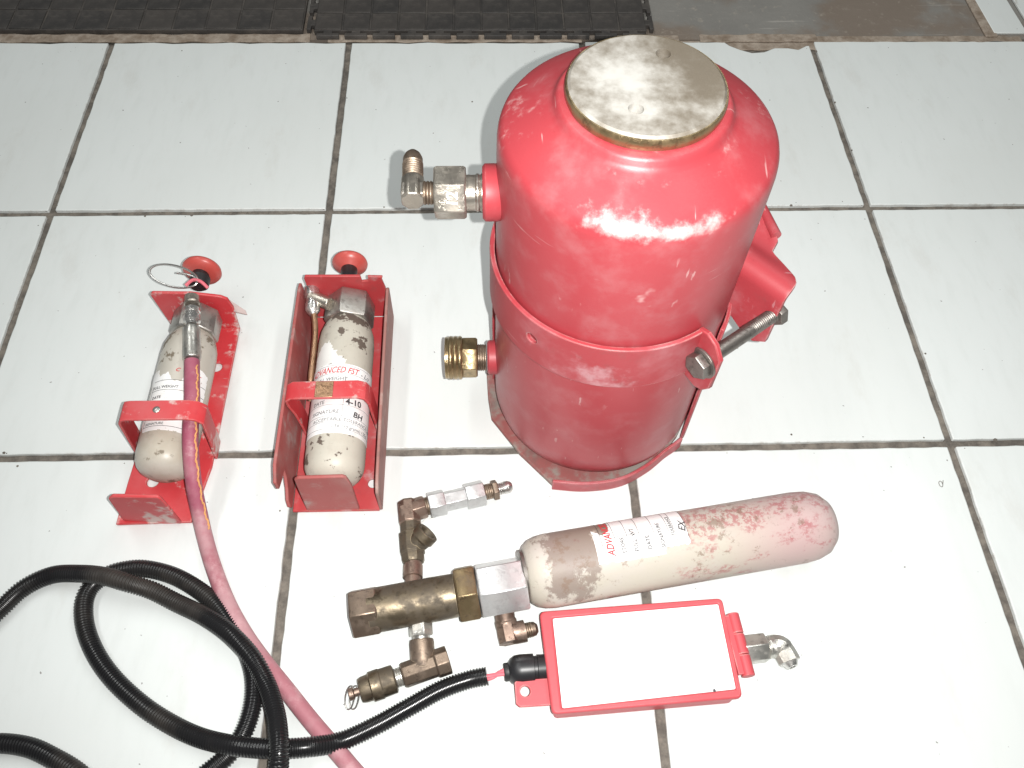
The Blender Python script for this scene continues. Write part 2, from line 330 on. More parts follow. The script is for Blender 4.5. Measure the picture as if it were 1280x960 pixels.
class Wrap:                                               # flat print laid onto a cylinder: u round it, v along it
    def __init__(s, p0, ax, up, r): s.p0 = V(p0); s.ax = V(ax).normalized(); s.up = (V(up)-s.ax*V(up).dot(s.ax)).normalized(); s.sd = s.ax.cross(s.up); s.r = r
    def pt(s, u, v, h=0.0):                               # u to the right seen from outside with ax pointing up the page
        a = u/s.r; return s.p0+s.ax*v+(s.up*math.cos(a)+s.sd*math.sin(a))*(s.r+h)
    def patch(s, poly, h, name, m, parent, cell=.0008, ragged=0.0):
        k = MB(); xs = [p[0] for p in poly]; ys = [p[1] for p in poly]; vs = {}
        nx = max(1, int((max(xs)-min(xs))/cell)); ny = max(1, int((max(ys)-min(ys))/cell)); x0, y0 = min(xs), min(ys); dx = (max(xs)-x0)/nx; dy = (max(ys)-y0)/ny
        def g(i, j):
            if (i, j) not in vs: vs[i, j] = k.bm.verts.new(s.pt(x0+i*dx, y0+j*dy, h))
            return vs[i, j]
        for i in range(nx):
            for j in range(ny):
                x, y = x0+(i+.5)*dx, y0+(j+.5)*dy
                if ragged: x += ragged*mnoise.noise(V((x*300, y*300, 1))); y += ragged*mnoise.noise(V((x*300, y*300, 7)))
                if inpoly(x, y, poly): k.bm.faces.new((g(i, j), g(i+1, j), g(i+1, j+1), g(i, j+1)))
        ret = bmesh.ops.extrude_face_region(k.bm, geom=list(k.bm.faces))
        for vv in [e for e in ret['geom'] if isinstance(e, bmesh.types.BMVert)]:
            rel = vv.co-s.p0; rad = rel-s.ax*rel.dot(s.ax); vv.co += rad.normalized()*.00018
        return k.build(name, m, parent)
    def rects(s, L, h, name, m, parent):                  # several thin ruled lines as one printed part
        k = MB()
        for x0, y0, x1, y1 in L:
            n = max(1, int(abs(x1-x0)/.0015)); row = [(k.bm.verts.new(s.pt(x0+(x1-x0)*i/n, y0, h)), k.bm.verts.new(s.pt(x0+(x1-x0)*i/n, y1, h))) for i in range(n+1)]
            for a, b in zip(row, row[1:]): k.bm.faces.new((a[0], b[0], b[1], a[1]))
        o = k.build(name, m, parent); o['kind'] = 'stuff'; return o
def text_geo(body, size, shear=0.0, bold=0.0):
    c = bpy.data.curves.new('t', 'FONT'); c.body = body; c.size = size; c.shear = shear; c.offset = bold; c.resolution_u = 3
    o = bpy.data.objects.new('t', c); COL.objects.link(o); bpy.context.view_layer.update()
    me = bpy.data.meshes.new_from_object(o.evaluated_get(bpy.context.evaluated_depsgraph_get()))
    P = [v.co.copy() for v in me.vertices]; F = [tuple(p.vertices) for p in me.polygons]
    bpy.data.objects.remove(o); bpy.data.curves.remove(c); return P, F
def text(fn, items, name, m, parent):                     # items: (body, x, y, size, shear, bold, turn in degrees); fn maps page to place
    k = MB()
    for body, x, y, size, sh, bold, turn, *sx in items:
        sx = sx[0] if sx else 1.0
        P, F = text_geo(body, size, sh, bold); ct, st = math.cos(R(turn)), math.sin(R(turn))
        vs = [k.bm.verts.new(fn(x+p.x*sx*ct-p.y*st, y+p.x*sx*st+p.y*ct)) for p in P]
        for f in F:
            try: k.bm.faces.new([vs[i] for i in f])
            except ValueError: pass
    o = k.build(name, m, parent); o['kind'] = 'stuff'; return o

# ================================================================ FLOOR
T = .33; TG = .0042                                       # tile pitch, half joint
fl_ = MB(); fl_.box((-.70, -1.35, -.03), (2.40, .331, -.0042)); floor = fl_.build('floor', 'grout'); floor['kind'] = 'structure'
def jitter_poly(P, step=.012, amp=.00045):
    out = []
    for a, b in zip(P, P[1:]+P[:1]):
        a, b = V(a), V(b); n = max(1, int((b-a).length/step))
        for i in range(n):
            q = a.lerp(b, i/n)
            if 0 < i: q += V((random.uniform(-amp, amp), random.uniform(-amp, amp)))
            out.append(q)
    return out
def add_tile(x0, y0, x1, y1, extra=None):
    c = V(((x0+x1)/2, (y0+y1)/2, 0)); P = extra or [(x0, y0), (x1, y0), (x1, y1), (x0, y1)]
    k = MB(); dz = random.uniform(-.0004, .0004); k.prism([(p.x-c.x, p.y-c.y, -.0095) for p in jitter_poly(P)], (0, 0, .0095+dz))
    o = k.build('floor_tile', 'tile', None, .0011); o.location = c; o.parent = floor
for i in range(-2, 6):
    for j in range(-4, 1):
        x0, x1, y0, y1 = i*T+TG, (i+1)*T-TG, j*T+TG, (j+1)*T-TG
        ex = None
        if (i, j) == (2, 0):                               # the tile with the broken far edge
            px = [(912, 57), (925, 62), (940, 66), (955, 65), (968, 60), (985, 60), (998, 62), (1008, 57)]
            ch = [at(*p) for p in px]; ex = [(x0, y0), (x1, y0), (x1, ch[-1].y)]+[(min(c.x, x1-.001), c.y) for c in ch[::-1]]+[(ch[0].x-.006, y1-.001), (x0, y1)]
        elif j == 0 and i in (0, 1, -1):
            xs = [x0+(x1-x0)*k/12 for k in range(13)]; ex = [(x0, y0), (x1, y0)]+[(x, y1+.004*mnoise.noise(V((x*28, 2, 0)))-.002) for x in xs[::-1]]
        add_tile(x0, y0, x1, y1, ex)
# the worn strip beyond the tiles
k = MB(); k.box((-.70, .331, -.03), (2.40, 1.2, .0)); slab = k.build('concrete_floor', 'concrete'); slab['kind'] = 'structure'
k = MB()                                                  # rough mortar left along the joint
for x0, x1, w, hh in ((-.45, .275, .012, .0025), (.30, .66, .008, .002), (.70, .80, .006, .002), (.83, 1.0, .010, .0022), (1.0, 1.30, .004, .0015)):
    n = int((x1-x0)/.006); A = []; B = []
    for i in range(n+1):
        x = x0+(x1-x0)*i/n; A.append((x, .3275-.0035*mnoise.noise(V((x*40, 0, 3)))-.002, -.001)); B.append((x, .336+w*(.6+.6*mnoise.noise(V((x*30, 5, 0)))), -.001))
    k.prism(A+B[::-1], (0, 0, hh))
mo = k.build('mortar', 'mortar', slab, .001)
k = MB(); n = 24
k.prism([(.800+.205*i/n, .312+.004*mnoise.noise(V((i*.7, 4, 2)))-.002, -.0040) for i in range(n+1)]+[(1.005, .3302, -.0040), (.800, .3302, -.0040)], (0, 0, .0025)); k.build('mortar', 'mortar', slab, .001)
k = MB(); rs = random.Random(3)                              # crumbs along the joints
for q in range(150):
    if rs.random() < .5: x = rs.uniform(-.2, 1.4); y = rs.choice((0, 0, -T, -T, -2*T))+rs.choice((-1, 1))*abs(rs.gauss(.0045, .0035))
    elif rs.random() < .75: y = rs.uniform(-.65, .32); x = rs.choice((0, 1, 2, 3, 4))*T+rs.choice((-1, 1))*abs(rs.gauss(.0045, .003))
    else: x = rs.uniform(-.1, 1.3); y = rs.uniform(-.6, .32)
    r = abs(rs.gauss(.0007, .0006))+.0003; c = V((x, y, -.0002)); k.lathe(c, c+V((rs.uniform(-.3, .3), rs.uniform(-.3, .3), 1)), [(0, r), (r*.6, r*rs.uniform(.4, .8)), (r*.8, 0)], 5, rs.random()*6)
gt = k.build('grit', 'grout', floor); gt['kind'] = 'stuff'
k = MB(); c = at(1176, 605); k.tube([c+V((.0018*math.cos(a*.45), .0032*math.sin(a*.45), .0002)) for a in range(13)]+[c+V((.0035, .004, .0002))], .0003, 5); k.build('floor_stain', 'grout', floor)
# tiles far right, past the strip, with the ragged brown border
e0, e1 = at(1207, -3), at(1237, 48)
k = MB(); k.prism([(e1.x-.006, .3345, .0), (e1.x+.012, .3345, 0), (e0.x+.012, e0.y+.05, 0), (e0.x-.004, e0.y+.05, 0)], (0, 0, .003)); k.build('mortar', 'mortar', slab, .001)
jx = at(1281, 32); jx2 = at(1258, 0)
P1 = [(e1.x+.008, .3415), (jx.x-.006, .3415), (jx2.x-.004, jx2.y+.05), (e0.x+.008, e0.y+.05)]
P2 = [(jx.x+.004, .3415), (jx.x+.33, .3415), (jx.x+.33, jx2.y+.05), (jx2.x+.006, jx2.y+.05)]
for P in (P1, P2):
    k = MB(); c = V((sum(p[0] for p in P)/4, sum(p[1] for p in P)/4, 0)); k.prism([(p[0]-c.x, p[1]-c.y, 0) for p in P], (0, 0, .0036))
    o = k.build('floor_tile', 'tile', None, .001); o.location = c; o.parent = slab
# rubber mats
def rubber_mat(x0, y0, cell, nx, ny, label, teeth_front, teeth_sides, th=.010, skew=0.0):
    t = thing('rubber_mat', (x0, y0, 0), label, 'floor mat', 'rubber mats lying along the far edge')
    k = MB(); k.box((x0, y0, .0005), (x0+nx*cell, y0+ny*cell, th-.0022)); k.build('mat_base', 'mat', t, .0008)
    pm = None
    for i in range(nx):
        for j in range(ny):
            if pm is None:
                g = cell*.03; k = MB(); k.prism([(g, g, 0), (cell-g, g, 0), (cell-g, cell-g, 0), (g, cell-g, 0)], (0, 0, .0030)); o = k.build('mat_pad', 'mat', None, .0010); pm = o
            else: o = pm.copy(); COL.objects.link(o)
            o.parent = t; o.location = (i*cell, j*cell, th-.0040+random.uniform(-.0002, .0004))
    def tooth(p, d):
        p, d = V(p), V(d); s = V((-d.y, d.x, 0)); a = cell*.16; b = cell*.40; L1, L2 = .0055, .0115
        k = MB(); k.prism([p-s*a, p-s*a+d*L1, p-s*b+d*L1, p-s*b+d*L2, p+s*b+d*L2, p+s*b+d*L1, p+s*a+d*L1, p+s*a], (0, 0, th-.003)); k.build('mat_tab', 'mat', t, .0007)
    if teeth_front:
        for i in range(nx): tooth((x0+(i+.5)*cell, y0+.0005, .0006), (0, -1, 0))
    for sx in teeth_sides:
        for j in range(ny): tooth((x0+.0005 if sx < 0 else x0+nx*cell-.0005, y0+(j+.5)*cell, .0006), (sx, 0, 0))
    return t
a = at(378, 37, .008); rubber_mat(a.x-.0455*14, a.y, .0455, 14, 5, 'plain edged black rubber mat at the far left behind a brown concrete strip', False, ())
a = at(392, 40, .008); b = at(808, 35, .008); rubber_mat(a.x, (a.y+b.y)/2-.001, (b.x-a.x)/12, 12, 5, 'black rubber mat with interlocking tabs along its front edge', True, (-1, 1))

# ================================================================ RED TANK IN ITS CLAMP
TX, TY = .6249, -.2702
tk = thing('fire_tank', (TX, TY, 0), 'tall red suppressant tank standing in a clamp bracket with scuffed round cap', 'tank')
O = (TX, TY)
prof = [(0.006, .0), (.006, .070), (.0075, .082), (.012, .0905), (.02, .0962), (.032, .0988), (.05, .0991)] + [(z/1000, .0991) for z in range(70, 345, 30)]
prof += [(.3455, .0990), (.3500, .0985), (.3535, .0974), (.3562, .0956), (.3580, .0934), (.3620, .0866), (.3660, .0796), (.3700, .0724), (.3740, .0650), (.3757, .0626), (.3775, .0612), (.3800, .0600), (.3815, .0588), (.3825, .0572), (.3825, .0)]
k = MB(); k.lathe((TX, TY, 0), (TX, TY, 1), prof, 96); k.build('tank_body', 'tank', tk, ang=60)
k = MB(); k.lathe((TX, TY, .380), (TX, TY, 1), [(0, .0), (0, .0500), (.0035, .0510), (.006, .0532), (.0095, .0536), (.012, .0530), (.0138, .0508), (.0138, .0)], 72)
capz = .3938
hol = [at(829, 67, capz), at(795, 136, capz)]
cap = k.build('tank_cap', 'cap', tk, ang=22, cuts=[(h-V((0, 0, .0085)), h+V((0, 0, .01)), .0052) for h in hol])
k = MB(); k.lathe((TX, TY, .3838), (TX, TY, 1), [(0, .0536), (.0015, .0542), (.004, .0545), (.0068, .0541), (.0085, .0534), (.0085, .0526), (0, .0526)], 72, cap0=False, cap1=False); k.build('cap_rim', 'brass', tk, ang=50)
# bracket: base plate, back shell, strap, ears, bolt
bp = [(.5172, -.240), (.5185, -.272), (.5215, -.296), (.549, -.337), (.5795, -.3715), (.612, -.3745), (.645, -.3700), (.672, -.3560), (.692, -.3400), (.709, -.3200), (.722, -.296), (.733, -.262), (.733, -.20), (.71, -.165), (.62, -.15), (.54, -.165)]
k = MB(); k.prism([(x, y, .0006) for x, y in bp], (0, 0, .0054)); k.build('base_plate', 'tray', tk, .001)
k = MB(); P = [V((x, y, 0)) for x, y in bp[4:9]]+[V((.7030, -.3325, 0)), V((.7125, -.3245, 0))]; pts = spline(P, .004); path = []
for i, p in enumerate(pts):
    tg = (pts[min(i+1, len(pts)-1)]-pts[max(i-1, 0)]).normalized(); path.append((p+V((0, 0, .0085)), V((tg.y, -tg.x, 0))))
k.strip(path, (0, 0, .017), .0035); k.build('front_lip', 'strap', tk, .0009)
k = MB(); k.band(O, .1003, .1042, .006, .19, -31, 168, 60); k.build('back_shell', 'strap', tk, .0008)
# clamp strap and its front ear
AE = -57.0
k = MB(); k.band(O, .1000, .1042, .184, .2345, 150, 360+AE+1.5, 70); 
ha = R(226); hp = V((TX+.1*math.cos(ha), TY+.1*math.sin(ha), .212)); hd = V((math.cos(ha), math.sin(ha), 0))
k.build('clamp_strap', 'strap', tk, .0009, cuts=[(hp-hd*.02, hp+hd*.03, .0052)])
rad = V((math.cos(R(AE)), math.sin(R(AE)), 0)); tgt = V((-rad.y, rad.x, 0)); OC = V((TX, TY, 0))
def ear(r, z, off=0): return OC+rad*r+V((0, 0, z))+tgt*off
BZ = .206; BR = .1135
k = MB(); k.prism([ear(.0995, .172), ear(.113, .170), ear(.121, .174), ear(.127, .184), ear(.1275, .222), ear(.119, .2335), ear(.1085, .2375), ear(.0995, .2345)], tgt*.0045)
k.build('clamp_ear', 'strap', tk, .0009)
b0 = ear(BR, BZ); RE = at(960, 398, BZ); bd = (RE-b0).normalized()
k = MB(); k.lathe(b0-bd*.0022, b0+bd, [(0, .0140), (.002, .0140)], 32); k.hexn(b0-bd*.0095, b0-bd*.0022, .0118, rot=.3); k.build('bolt_head', 'bolt', tk, .0004)
L = (RE-b0).length
k = MB(); k.lathe(b0+bd*.004, RE, [(0, .0062), (L-.024, .0062)], 20); k.thread(b0+bd*(L-.022), b0+bd*(L+.010), .0061, .0018, .10); k.build('bolt', 'bolt', tk)
k = MB(); k.hexn(RE+bd*.0055, RE+bd*.0135, .011, rot=.2); k.build('bolt_nut', 'bolt', tk, .0004)
# rear ear with its folded saddle
i0, i1 = V((.7185, -.286, 0)), V((.7535, -.3235, 0)); ex = (i1-i0).normalized(); en = V((-ex.y, ex.x, 0)); w = (i1-i0).length
def rear(s_, z): return i0+ex*(w*s_)+V((0, 0, z))
zs = .2365
def arc(a, r=.1005): return V((TX+r*math.cos(R(a)), TY+r*math.sin(R(a)), zs))
def un(p): d = V((p.x, p.y, 0))-i0; return d.dot(en), d.dot(ex)
tab = [(0.0, w*1.0), (.006, w*1.0)]+[un(at(px, py, zs)) for px, py in ((985, 372), (995, 357), (993, 347), (980, 329), (967, 312), (970, 306), (974, 299), (966, 284), (953, 262))]
tab = sorted(tab)
def lerp_tab(n_):
    if n_ <= tab[0][0]: return tab[0][1]
    for (a_, b_), (c_, d_) in zip(tab, tab[1:]):
        if n_ <= c_: return b_+(d_-b_)*(n_-a_)/max(1e-6, c_-a_)
    return tab[-1][1]
nmax = tab[-1][0]; rows = []
for z in (.166, .170, .175, .182, .192, .204, .216, .2255): rows.append((0.0, z))
RR = .011
for i in range(1, 9): aa = math.pi/2*i/8; rows.append((RR*(1-math.cos(aa)), .2255+RR*math.sin(aa)))
for i in range(1, 23): rows.append((RR+(nmax-RR)*i/22, .2365))
k = MB(); NU = 14; grid = []
for n_, z in rows:
    if z < .2255: ua, ub = (w*max(0, .62-(z-.166)/.02*.62) if z < .186 else 0.0), (w*min(1, .80+(z-.166)/.009*.2))
    else:
        ub = lerp_tab(n_); ua = -.03
        for q in range(400):                               # find where the tank's wall is
            p = i0+ex*ua+en*n_
            if (p.x-TX)**2+(p.y-TY)**2 >= .1006**2 and (p.x-TX) > 0: break
            ua += .0003
        ua = min(ua, ub-.004)
        if z < .2364: ua = max(ua, 0.0) if n_ < .004 else ua
    row = []
    for j in range(NU+1):
        u = ua+(ub-ua)*j/NU; zz = z
        if z > .2364: g = (n_-RR)/(nmax-RR); zz -= .0075*math.sin(math.pi*min(1, g/.86))**2*(1-.35*j/NU) - (.006*max(0, g-.86)/.14)
        p = i0+ex*u+en*n_; row.append(k.bm.verts.new((p.x, p.y, zz)))
    grid.append(row)
for A, B in zip(grid, grid[1:]):
    for j in range(NU): k.bm.faces.new((A[j], A[j+1], B[j+1], B[j]))
o_ = k.build('rear_latch', 'strap', tk, ang=55); md = o_.modifiers.new('thick', 'SOLIDIFY'); md.thickness = .0045; md.offset = 0
md = o_.modifiers.new('bevel', 'BEVEL'); md.width = .0012; md.segments = 3; md.limit_method = 'ANGLE'; md.angle_limit = R(50)
l0, l1 = at(957, 271, zs), at(970, 296, zs); ld = (l1-l0).normalized(); ln = V((-ld.y, ld.x, 0))
k = MB(); k.tube([l0+V((0, 0, .001))-ld*.02, l0+V((0, 0, .001)), l1+V((0, 0, .001))], .0045, 12); k.build('saddle_lip', 'strap', tk)
# upper outlet
uz = .300; uy = -.2745
def ux(px): return V((at(px, 243, uz).x, uy, uz))
k = MB(); k.lathe(ux(624), ux(500), [(-.010, .020), (0, .0205), (.001, .0212), (.0105, .0212), (.0125, .019)], 36); col_ = k.build('outlet_collar', 'strap', tk, .0005)
k = MB(); k.thread(ux(606), ux(594), .0140, .0024, .07); k.lathe(ux(594), ux(580), [(0, .0131), (.02, .0131)], 32); k.build('outlet_nipple', 'steel', tk)
k = MB(); k.hexn(ux(583), ux(543), .0200, rot=.02); hx = k.build('outlet_nut', 'steel', tk, .0006)
k = MB(); k.thread(ux(545), ux(529), .0088, .0022, .10); k.build('elbow_thread', 'bronze', tk)
ec = V((at(516, 242, uz).x, uy, uz)); tip = at(516, 190, uz)
k = MB(); k.lathe(ux(531), ux(500), [(0, .0085), ((ux(531)-ec).length+.0085, .0085)], 4, math.pi/4)
ed_ = (V((tip.x, tip.y, uz))-ec).normalized()
k.lathe(ec-ed_*.0085, ec+ed_, [(0, .0092), (.021, .0092), (.0225, .0085)], 8, .39)
k.build('elbow', 'steel', tk, .0012)
LT = (tip-ec).length
k = MB(); k.thread(ec+ed_*.0125, ec+ed_*(LT-.013), .0080, .0021, .09); k.lathe(ec+ed_*(LT-.013), tip, [(0, .0076), (.005, .0076), (.009, .0062), (.0125, .0036), (.0125, 0)], 24); k.build('elbow_tip', 'bronze', tk)
nn = V((0, -math.cos(R(31.1)), math.sin(R(31.1)))); nu = V((0, math.sin(R(31.1)), math.cos(R(31.1)))); nc = (ux(583)+ux(543))/2
text(lambda x, y: nc+V((1, 0, 0))*x+nu*y+nn*.01748, [('12', .0055, -.0065, .0115, .1, .0002, 90)], 'stamped_number', 'papertorn', tk)
# lower outlet
lz = .075; ly = -.2685
def lx(px): return V((at(px, 448, lz).x, ly, lz))
k = MB(); k.lathe(lx(622), lx(500), [(-.008, .0165), (0, .0168), (.0085, .0168), (.0100, .0150)], 32); k.build('outlet_collar', 'strap', tk, .0005)
k = MB(); k.thread(lx(608), lx(592), .0130, .0019, .07); k.build('outlet_nipple', 'bronze', tk)
k = MB(); k.hexn(lx(597), lx(577), .0195, rot=.35); k.build('outlet_nut', 'brass', tk, .0005)
k = MB(); k.thread(lx(578), lx(561), .0212, .0034, .05, 40); k.lathe(lx(561), lx(500), [(0, .0200), (.003, .0203), (.0035, .019), (.0035, .014), (-.010, .013), (-.010, 0)], 36, cap0=False); k.build('outlet_coupling', 'brass', tk)

# ================================================================ CARTRIDGE BRACKETS
def cylinder(p0, p1, r, head, name, m, parent):            # cartridge from domed base p0 to shoulder p1
    L = (V(p1)-V(p0)).length
    k = MB(); k.lathe(p0, p1, [(0, 0), (.0006, r*.25), (.0022, r*.5), (.006, r*.75), (.0105, r*.89), (.016, r*.97), (.022, r), (L*.5, r), (L-.034, r), (L-.022, r*.965), (L-.012, r*.86), (L-.005, r*.72), (L, r*.60)], 48)
    return k.build(name, m, parent, ang=60)
def mushroom(c, ax, r, concave, m, parent, st):
    ax = V(ax).normalized(); c = V(c)
    k = MB()
    if concave: k.lathe(c, c+ax, [(-.006, .006), (-.004, r*.42), (0, r*.78), (.0035, r*.98), (.0055, r), (.0075, r*.96), (.010, r*.6), (.0105, 0)], 40)
    else: k.lathe(c, c+ax, [(-.004, .004), (-.0035, r*.6), (-.001, r*.93), (.002, r), (.005, r*.95), (.009, r*.68), (.0105, r*.35), (.011, 0)], 40)
    k.build('knob', m, parent, ang=70)
    k = MB(); k.lathe(c-ax*st, c, [(0, .0088), (st-.003, .0088), (st, .007)], 24); k.build('knob_stem', 'black', parent, .0004)

# ---- left: bright red, open sided, with hose
GA = 'gas cartridge brackets lying on the tiles'
lb = thing('cartridge_bracket', (.207, -.29, 0), 'bright red open sided bracket with cartridge, split ring and pink hose attached', 'actuator bracket', GA)
th = .0032
bl = [at(300, 413), at(262, 600), at(241, 656), at(149, 657), at(151, 650)]
farL = V((.181, -.1775, 0)); nearL = V((.1675, -.40, 0))
base = [V((.2495, -.1765, 0)), V((.2465, -.345, 0)), V((.2365, -.4035, 0)), V((.1665, -.4045, 0)), V((.1685, -.36, 0)), farL]
h1 = at(191, 602, th); h2 = at(271, 459, th)
k = MB(); k.prism([p+V((0, 0, .0006)) for p in base], (0, 0, th)); k.build('base_plate', 'bracketA', lb, .0008, cuts=[(h1-V((0, 0, .02)), h1+V((0, 0, .02)), .0058), (h2-V((0, 0, .02)), h2+V((0, 0, .02)), .0056)])
tl, tr = at(185, 366, .068), at(282, 364, .058)
k = MB(); ye = -.1772
k.prism([(.179, ye, .0006), (.2495, ye, .0006), (.2520, ye, .040), (tr.x+.002, ye, .054), (tr.x-.004, ye, .0585), (.215, ye, .0645), (tl.x+.003, ye, .066), (tl.x, ye, .063)], (0, .0034, 0)); k.build('end_plate', 'bracketA', lb, .0009)
k = MB(); k.prism([at(155, 647, .004), at(228, 651, .004), at(203, 621, .060), at(198, 617, .065), at(141, 616, .065), at(136, 620, .061)], (0, -.0035, 0)); k.build('end_tab', 'bracketA', lb, .0014)
cA0, cA1 = V((.2110, -.3715, .0310)), V((.2150, -.205, .0340)); rA = .0273
cylinder(cA0, cA1, rA, None, 'gas_cartridge', 'cylB', lb); ca = lb.children[-1]
dA = (cA1-cA0).normalized()
k = MB(); k.hexn(cA1-dA*.006, cA1+dA*.024, .0245, 8, .39); k.build('valve_head', 'dullhead', lb, .001)
def colp(px, py, z): return at(px, py, z)
zf = .068
k = MB(); k.lathe(colp(240, 371, .064), colp(240, 388, .066), [(0, .0045), (.001, .0075), (.0105, .0080), (.012, .007)], 20); k.build('swivel_cap', 'steel', lb, .0004)
k = MB(); k.lathe(colp(240, 386, .066), colp(240, 415, zf), [(0, .0065), (.002, .0083), (.006, .0083), (.0065, .0068), (.010, .0068), (.011, .0082), (.018, .0082), (.0195, .006), (.023, .006)], 24); k.build('hose_nipple', 'chrome', lb)
k = MB(); k.lathe(colp(239.5, 410, zf), colp(240, 456, .0675), [(0, .0060), (.001, .0082), (.008, .0086), (.009, .0082), (.030, .0088), (.0375, .0086), (.0385, .0076)], 24); k.build('hose_ferrule', 'zinc', lb)
# strap over cartridge and hose
y0, y1 = -.301, -.317; zt = .0775; yc = (at(200, 504, zt).y+at(200, 524, zt).y)/2
xl, xr = at(151, 515, zt).x, at(248, 515, zt).x; w_ = abs(at(200, 504, zt).y-at(200, 524, zt).y)+.0035
sp_ = [((.176, yc, .001), (-1, 0, 0)), ((xl, yc, zt-.006), (-1, 0, .3)), ((xl+.003, yc, zt-.001), (-.6, 0, .8)), ((xl+.007, yc, zt), (0, 0, 1)), ((xr-.010, yc, zt), (0, 0, 1)), ((xr-.003, yc, zt-.002), (.5, 0, .85)), ((xr+.002, yc, zt-.008), (.9, 0, .35)), ((.2475, yc, .001), (1, 0, .1))]
k = MB(); k.strip(sp_, (0, w_, 0), .0026); rv = at(197, 513, zt)
stp = k.build('cartridge_strap', 'bracketA', lb, .0006, ang=50)
k = MB(); k.lathe((rv.x, yc, zt+.002), (rv.x, yc, 1), [(0, .0036), (.0012, .0034), (.002, .002), (.002, 0)], 16); k.build('rivet', 'zinc', lb)
kc = at(252, 340, .052); mushroom(kc, (.05, 1, -.05), .0205, False, 'knob', lb, .020); M_ = None
# black boot and pink clip, split ring
k = MB(); k.lathe(kc-V((0, .018, 0)), kc, [(0, .0102), (.010, .0105), (.012, .008)], 24); k.build('stem_boot', 'rubber', lb, .0005)
k = MB(); k.tube(spline([at(232, 357, .064), at(241, 350, .066), at(251, 352, .066), at(261, 361, .061)], .002), .0018, 8); k.build('retaining_clip', 'wire', lb)
rc = at(217, 345, .066); ring = []
ra, rb = (at(247, 351, .066)-at(187, 339, .066))/2, V((0, .011, .004))
for i in range(44): ang_ = 2*math.pi*i/44; ring.append(rc+ra*math.cos(ang_)+rb*math.sin(ang_))
k = MB(); k.tube(ring, .0011, 8, closed=True); k.tube(spline([at(221, 341, .068), at(234, 343, .068), at(244, 347, .067), at(247, 354, .066)], .002), .0011, 8); k.build('split_ring', 'wiresteel', lb)
k = MB(); k.prism([at(283, 372, .040), at(307, 388, .034), at(309, 393, .034), at(296, 390, .034), at(285, 386, .036)], (0, 0, -.0016)); k.build('pull_tab', 'tab', lb, .0003)
# label
wA = Wrap(cA0, dA, (.18, 0, 1), rA)
def vA(py): return (at(215, py, .0615)-cA0).dot(dA)
def wrapfn(w, h=.00035): return lambda x, y: w.pt(x, y, h)
# seen from above with the axis pointing away, +u runs to the left or right: find out
sgn = 1 if (wA.pt(.01, .05)-wA.pt(0, .05)).x > 0 else -1
class WrapS(Wrap):
    def pt(s, u, v, h=0.0): return Wrap.pt(s, u*sgn, v, h)
wA = WrapS(cA0, dA, (.18, 0, 1), rA)
vt, vb = vA(459), vA(536)
wA.patch([(-.036, vA(460)), (-.022, vA(459)), (-.019, vA(468)), (-.010, vA(464)), (-.003, vA(475)), (.004, vA(474)), (.012, vA(452)), (.030, vA(458)), (.032, vb+.006), (.016, vb), (-.024, vb), (-.030, vb+.01), (-.027, vA(480)), (-.032, vA(470))], .0002, 'paper_label', 'paper', lb, .0007, .0012)
wA.rects([(-.024, vA(y), .030, vA(y)+.00045) for y in (474, 486, 500, 514, 531)]+[(-.0245, vb+.004, -.024, vA(479)), (.019, vA(462), .0195, vA(531))], .0006, 'label_lines', 'inkblack', lb)
text(wrapfn(wA, .0006), [('FULL WEIGHT', -.0235, vA(483.5), .0042, 0, .00008, 0), ('DATE', -.022, vA(496), .0042, 0, .00008, 0), ('SIGNATURE', -.022, vA(529), .0036, 0, .00005, 0)], 'label_text', 'inkblack', lb)
text(wrapfn(wA, .0006), [('FST', .0125, vA(467), .0056, .3, .0001, 0), ('C', -.0035, vA(463), .0056, .3, .0001, 0)], 'label_heading', 'inkred', lb)

# ---- middle: channel bracket
mb = thing('cartridge_bracket', (.369, -.28, 0), 'faded red channel bracket with two side walls round a labelled cream cartridge', 'actuator bracket', GA)
xl, xr, yf, yn = .3305, .4130, -.1630, -.3945
h3 = V((.4050, -.3660, 0)); h4 = V((.3340, -.335, 0))
k = MB(); k.box((xl, yn, .0006), (xr, yf, .0036)); k.build('base_plate', 'bracketB', mb, .0008, cuts=[(h3-V((0, 0, .02)), h3+V((0, 0, .02)), .0048)])
wallp = [(yf+.001, .003), (yf+.004, .058), (-.170, .060), (-.378, .0615), (-.3935, .0545), (-.3945, .044), (-.384, .040), (-.372, .0375), (-.3755, .030), (-.384, .022), (-.3935, .017), (-.397, .010), (-.3945, .003)]
k = MB(); k.prism([(xl-.0032-z*.095, y+(.004 if y < -.3 else 0), z) for y, z in wallp], (.0032, 0, 0)); k.build('side_wall', 'bracketC', mb, .0009, label='dull scraped side wall with a notched near end')
wp2 = [(yf, .003), (yf, .054), (yf-.004, .0575), (-.30, .051), (-.386, .046), (-.3945, .040), (-.3945, .003)]
k = MB(); k.prism([(xr, y, z) for y, z in wp2], (.0032, 0, 0)); k.build('side_wall', 'bracketD', mb, .0009, label='brown rubbed side wall, the plain one')
k = MB(); ye = yf+.0005
def xe(px): return at(px, 345, .0725).x
k.prism([(xl+.002, ye, .003), (xr-.001, ye, .003), (xr-.001, ye, .052), (xr-.0035, ye, .066), (xe(478), ye, .0700), (xe(459), ye, .0708), (xe(459), ye, .0640), (xe(451), ye, .0630), (xe(450), ye, .0715), (xl+.0005, ye, .0722), (xl-.001, ye, .068)], (0, .0032, 0)); k.build('end_plate', 'bracketB', mb, .0009)
k = MB(); yt = -.3905
def tabp(px, py, z): p = at(px, py, z); return V((p.x, yt, z))
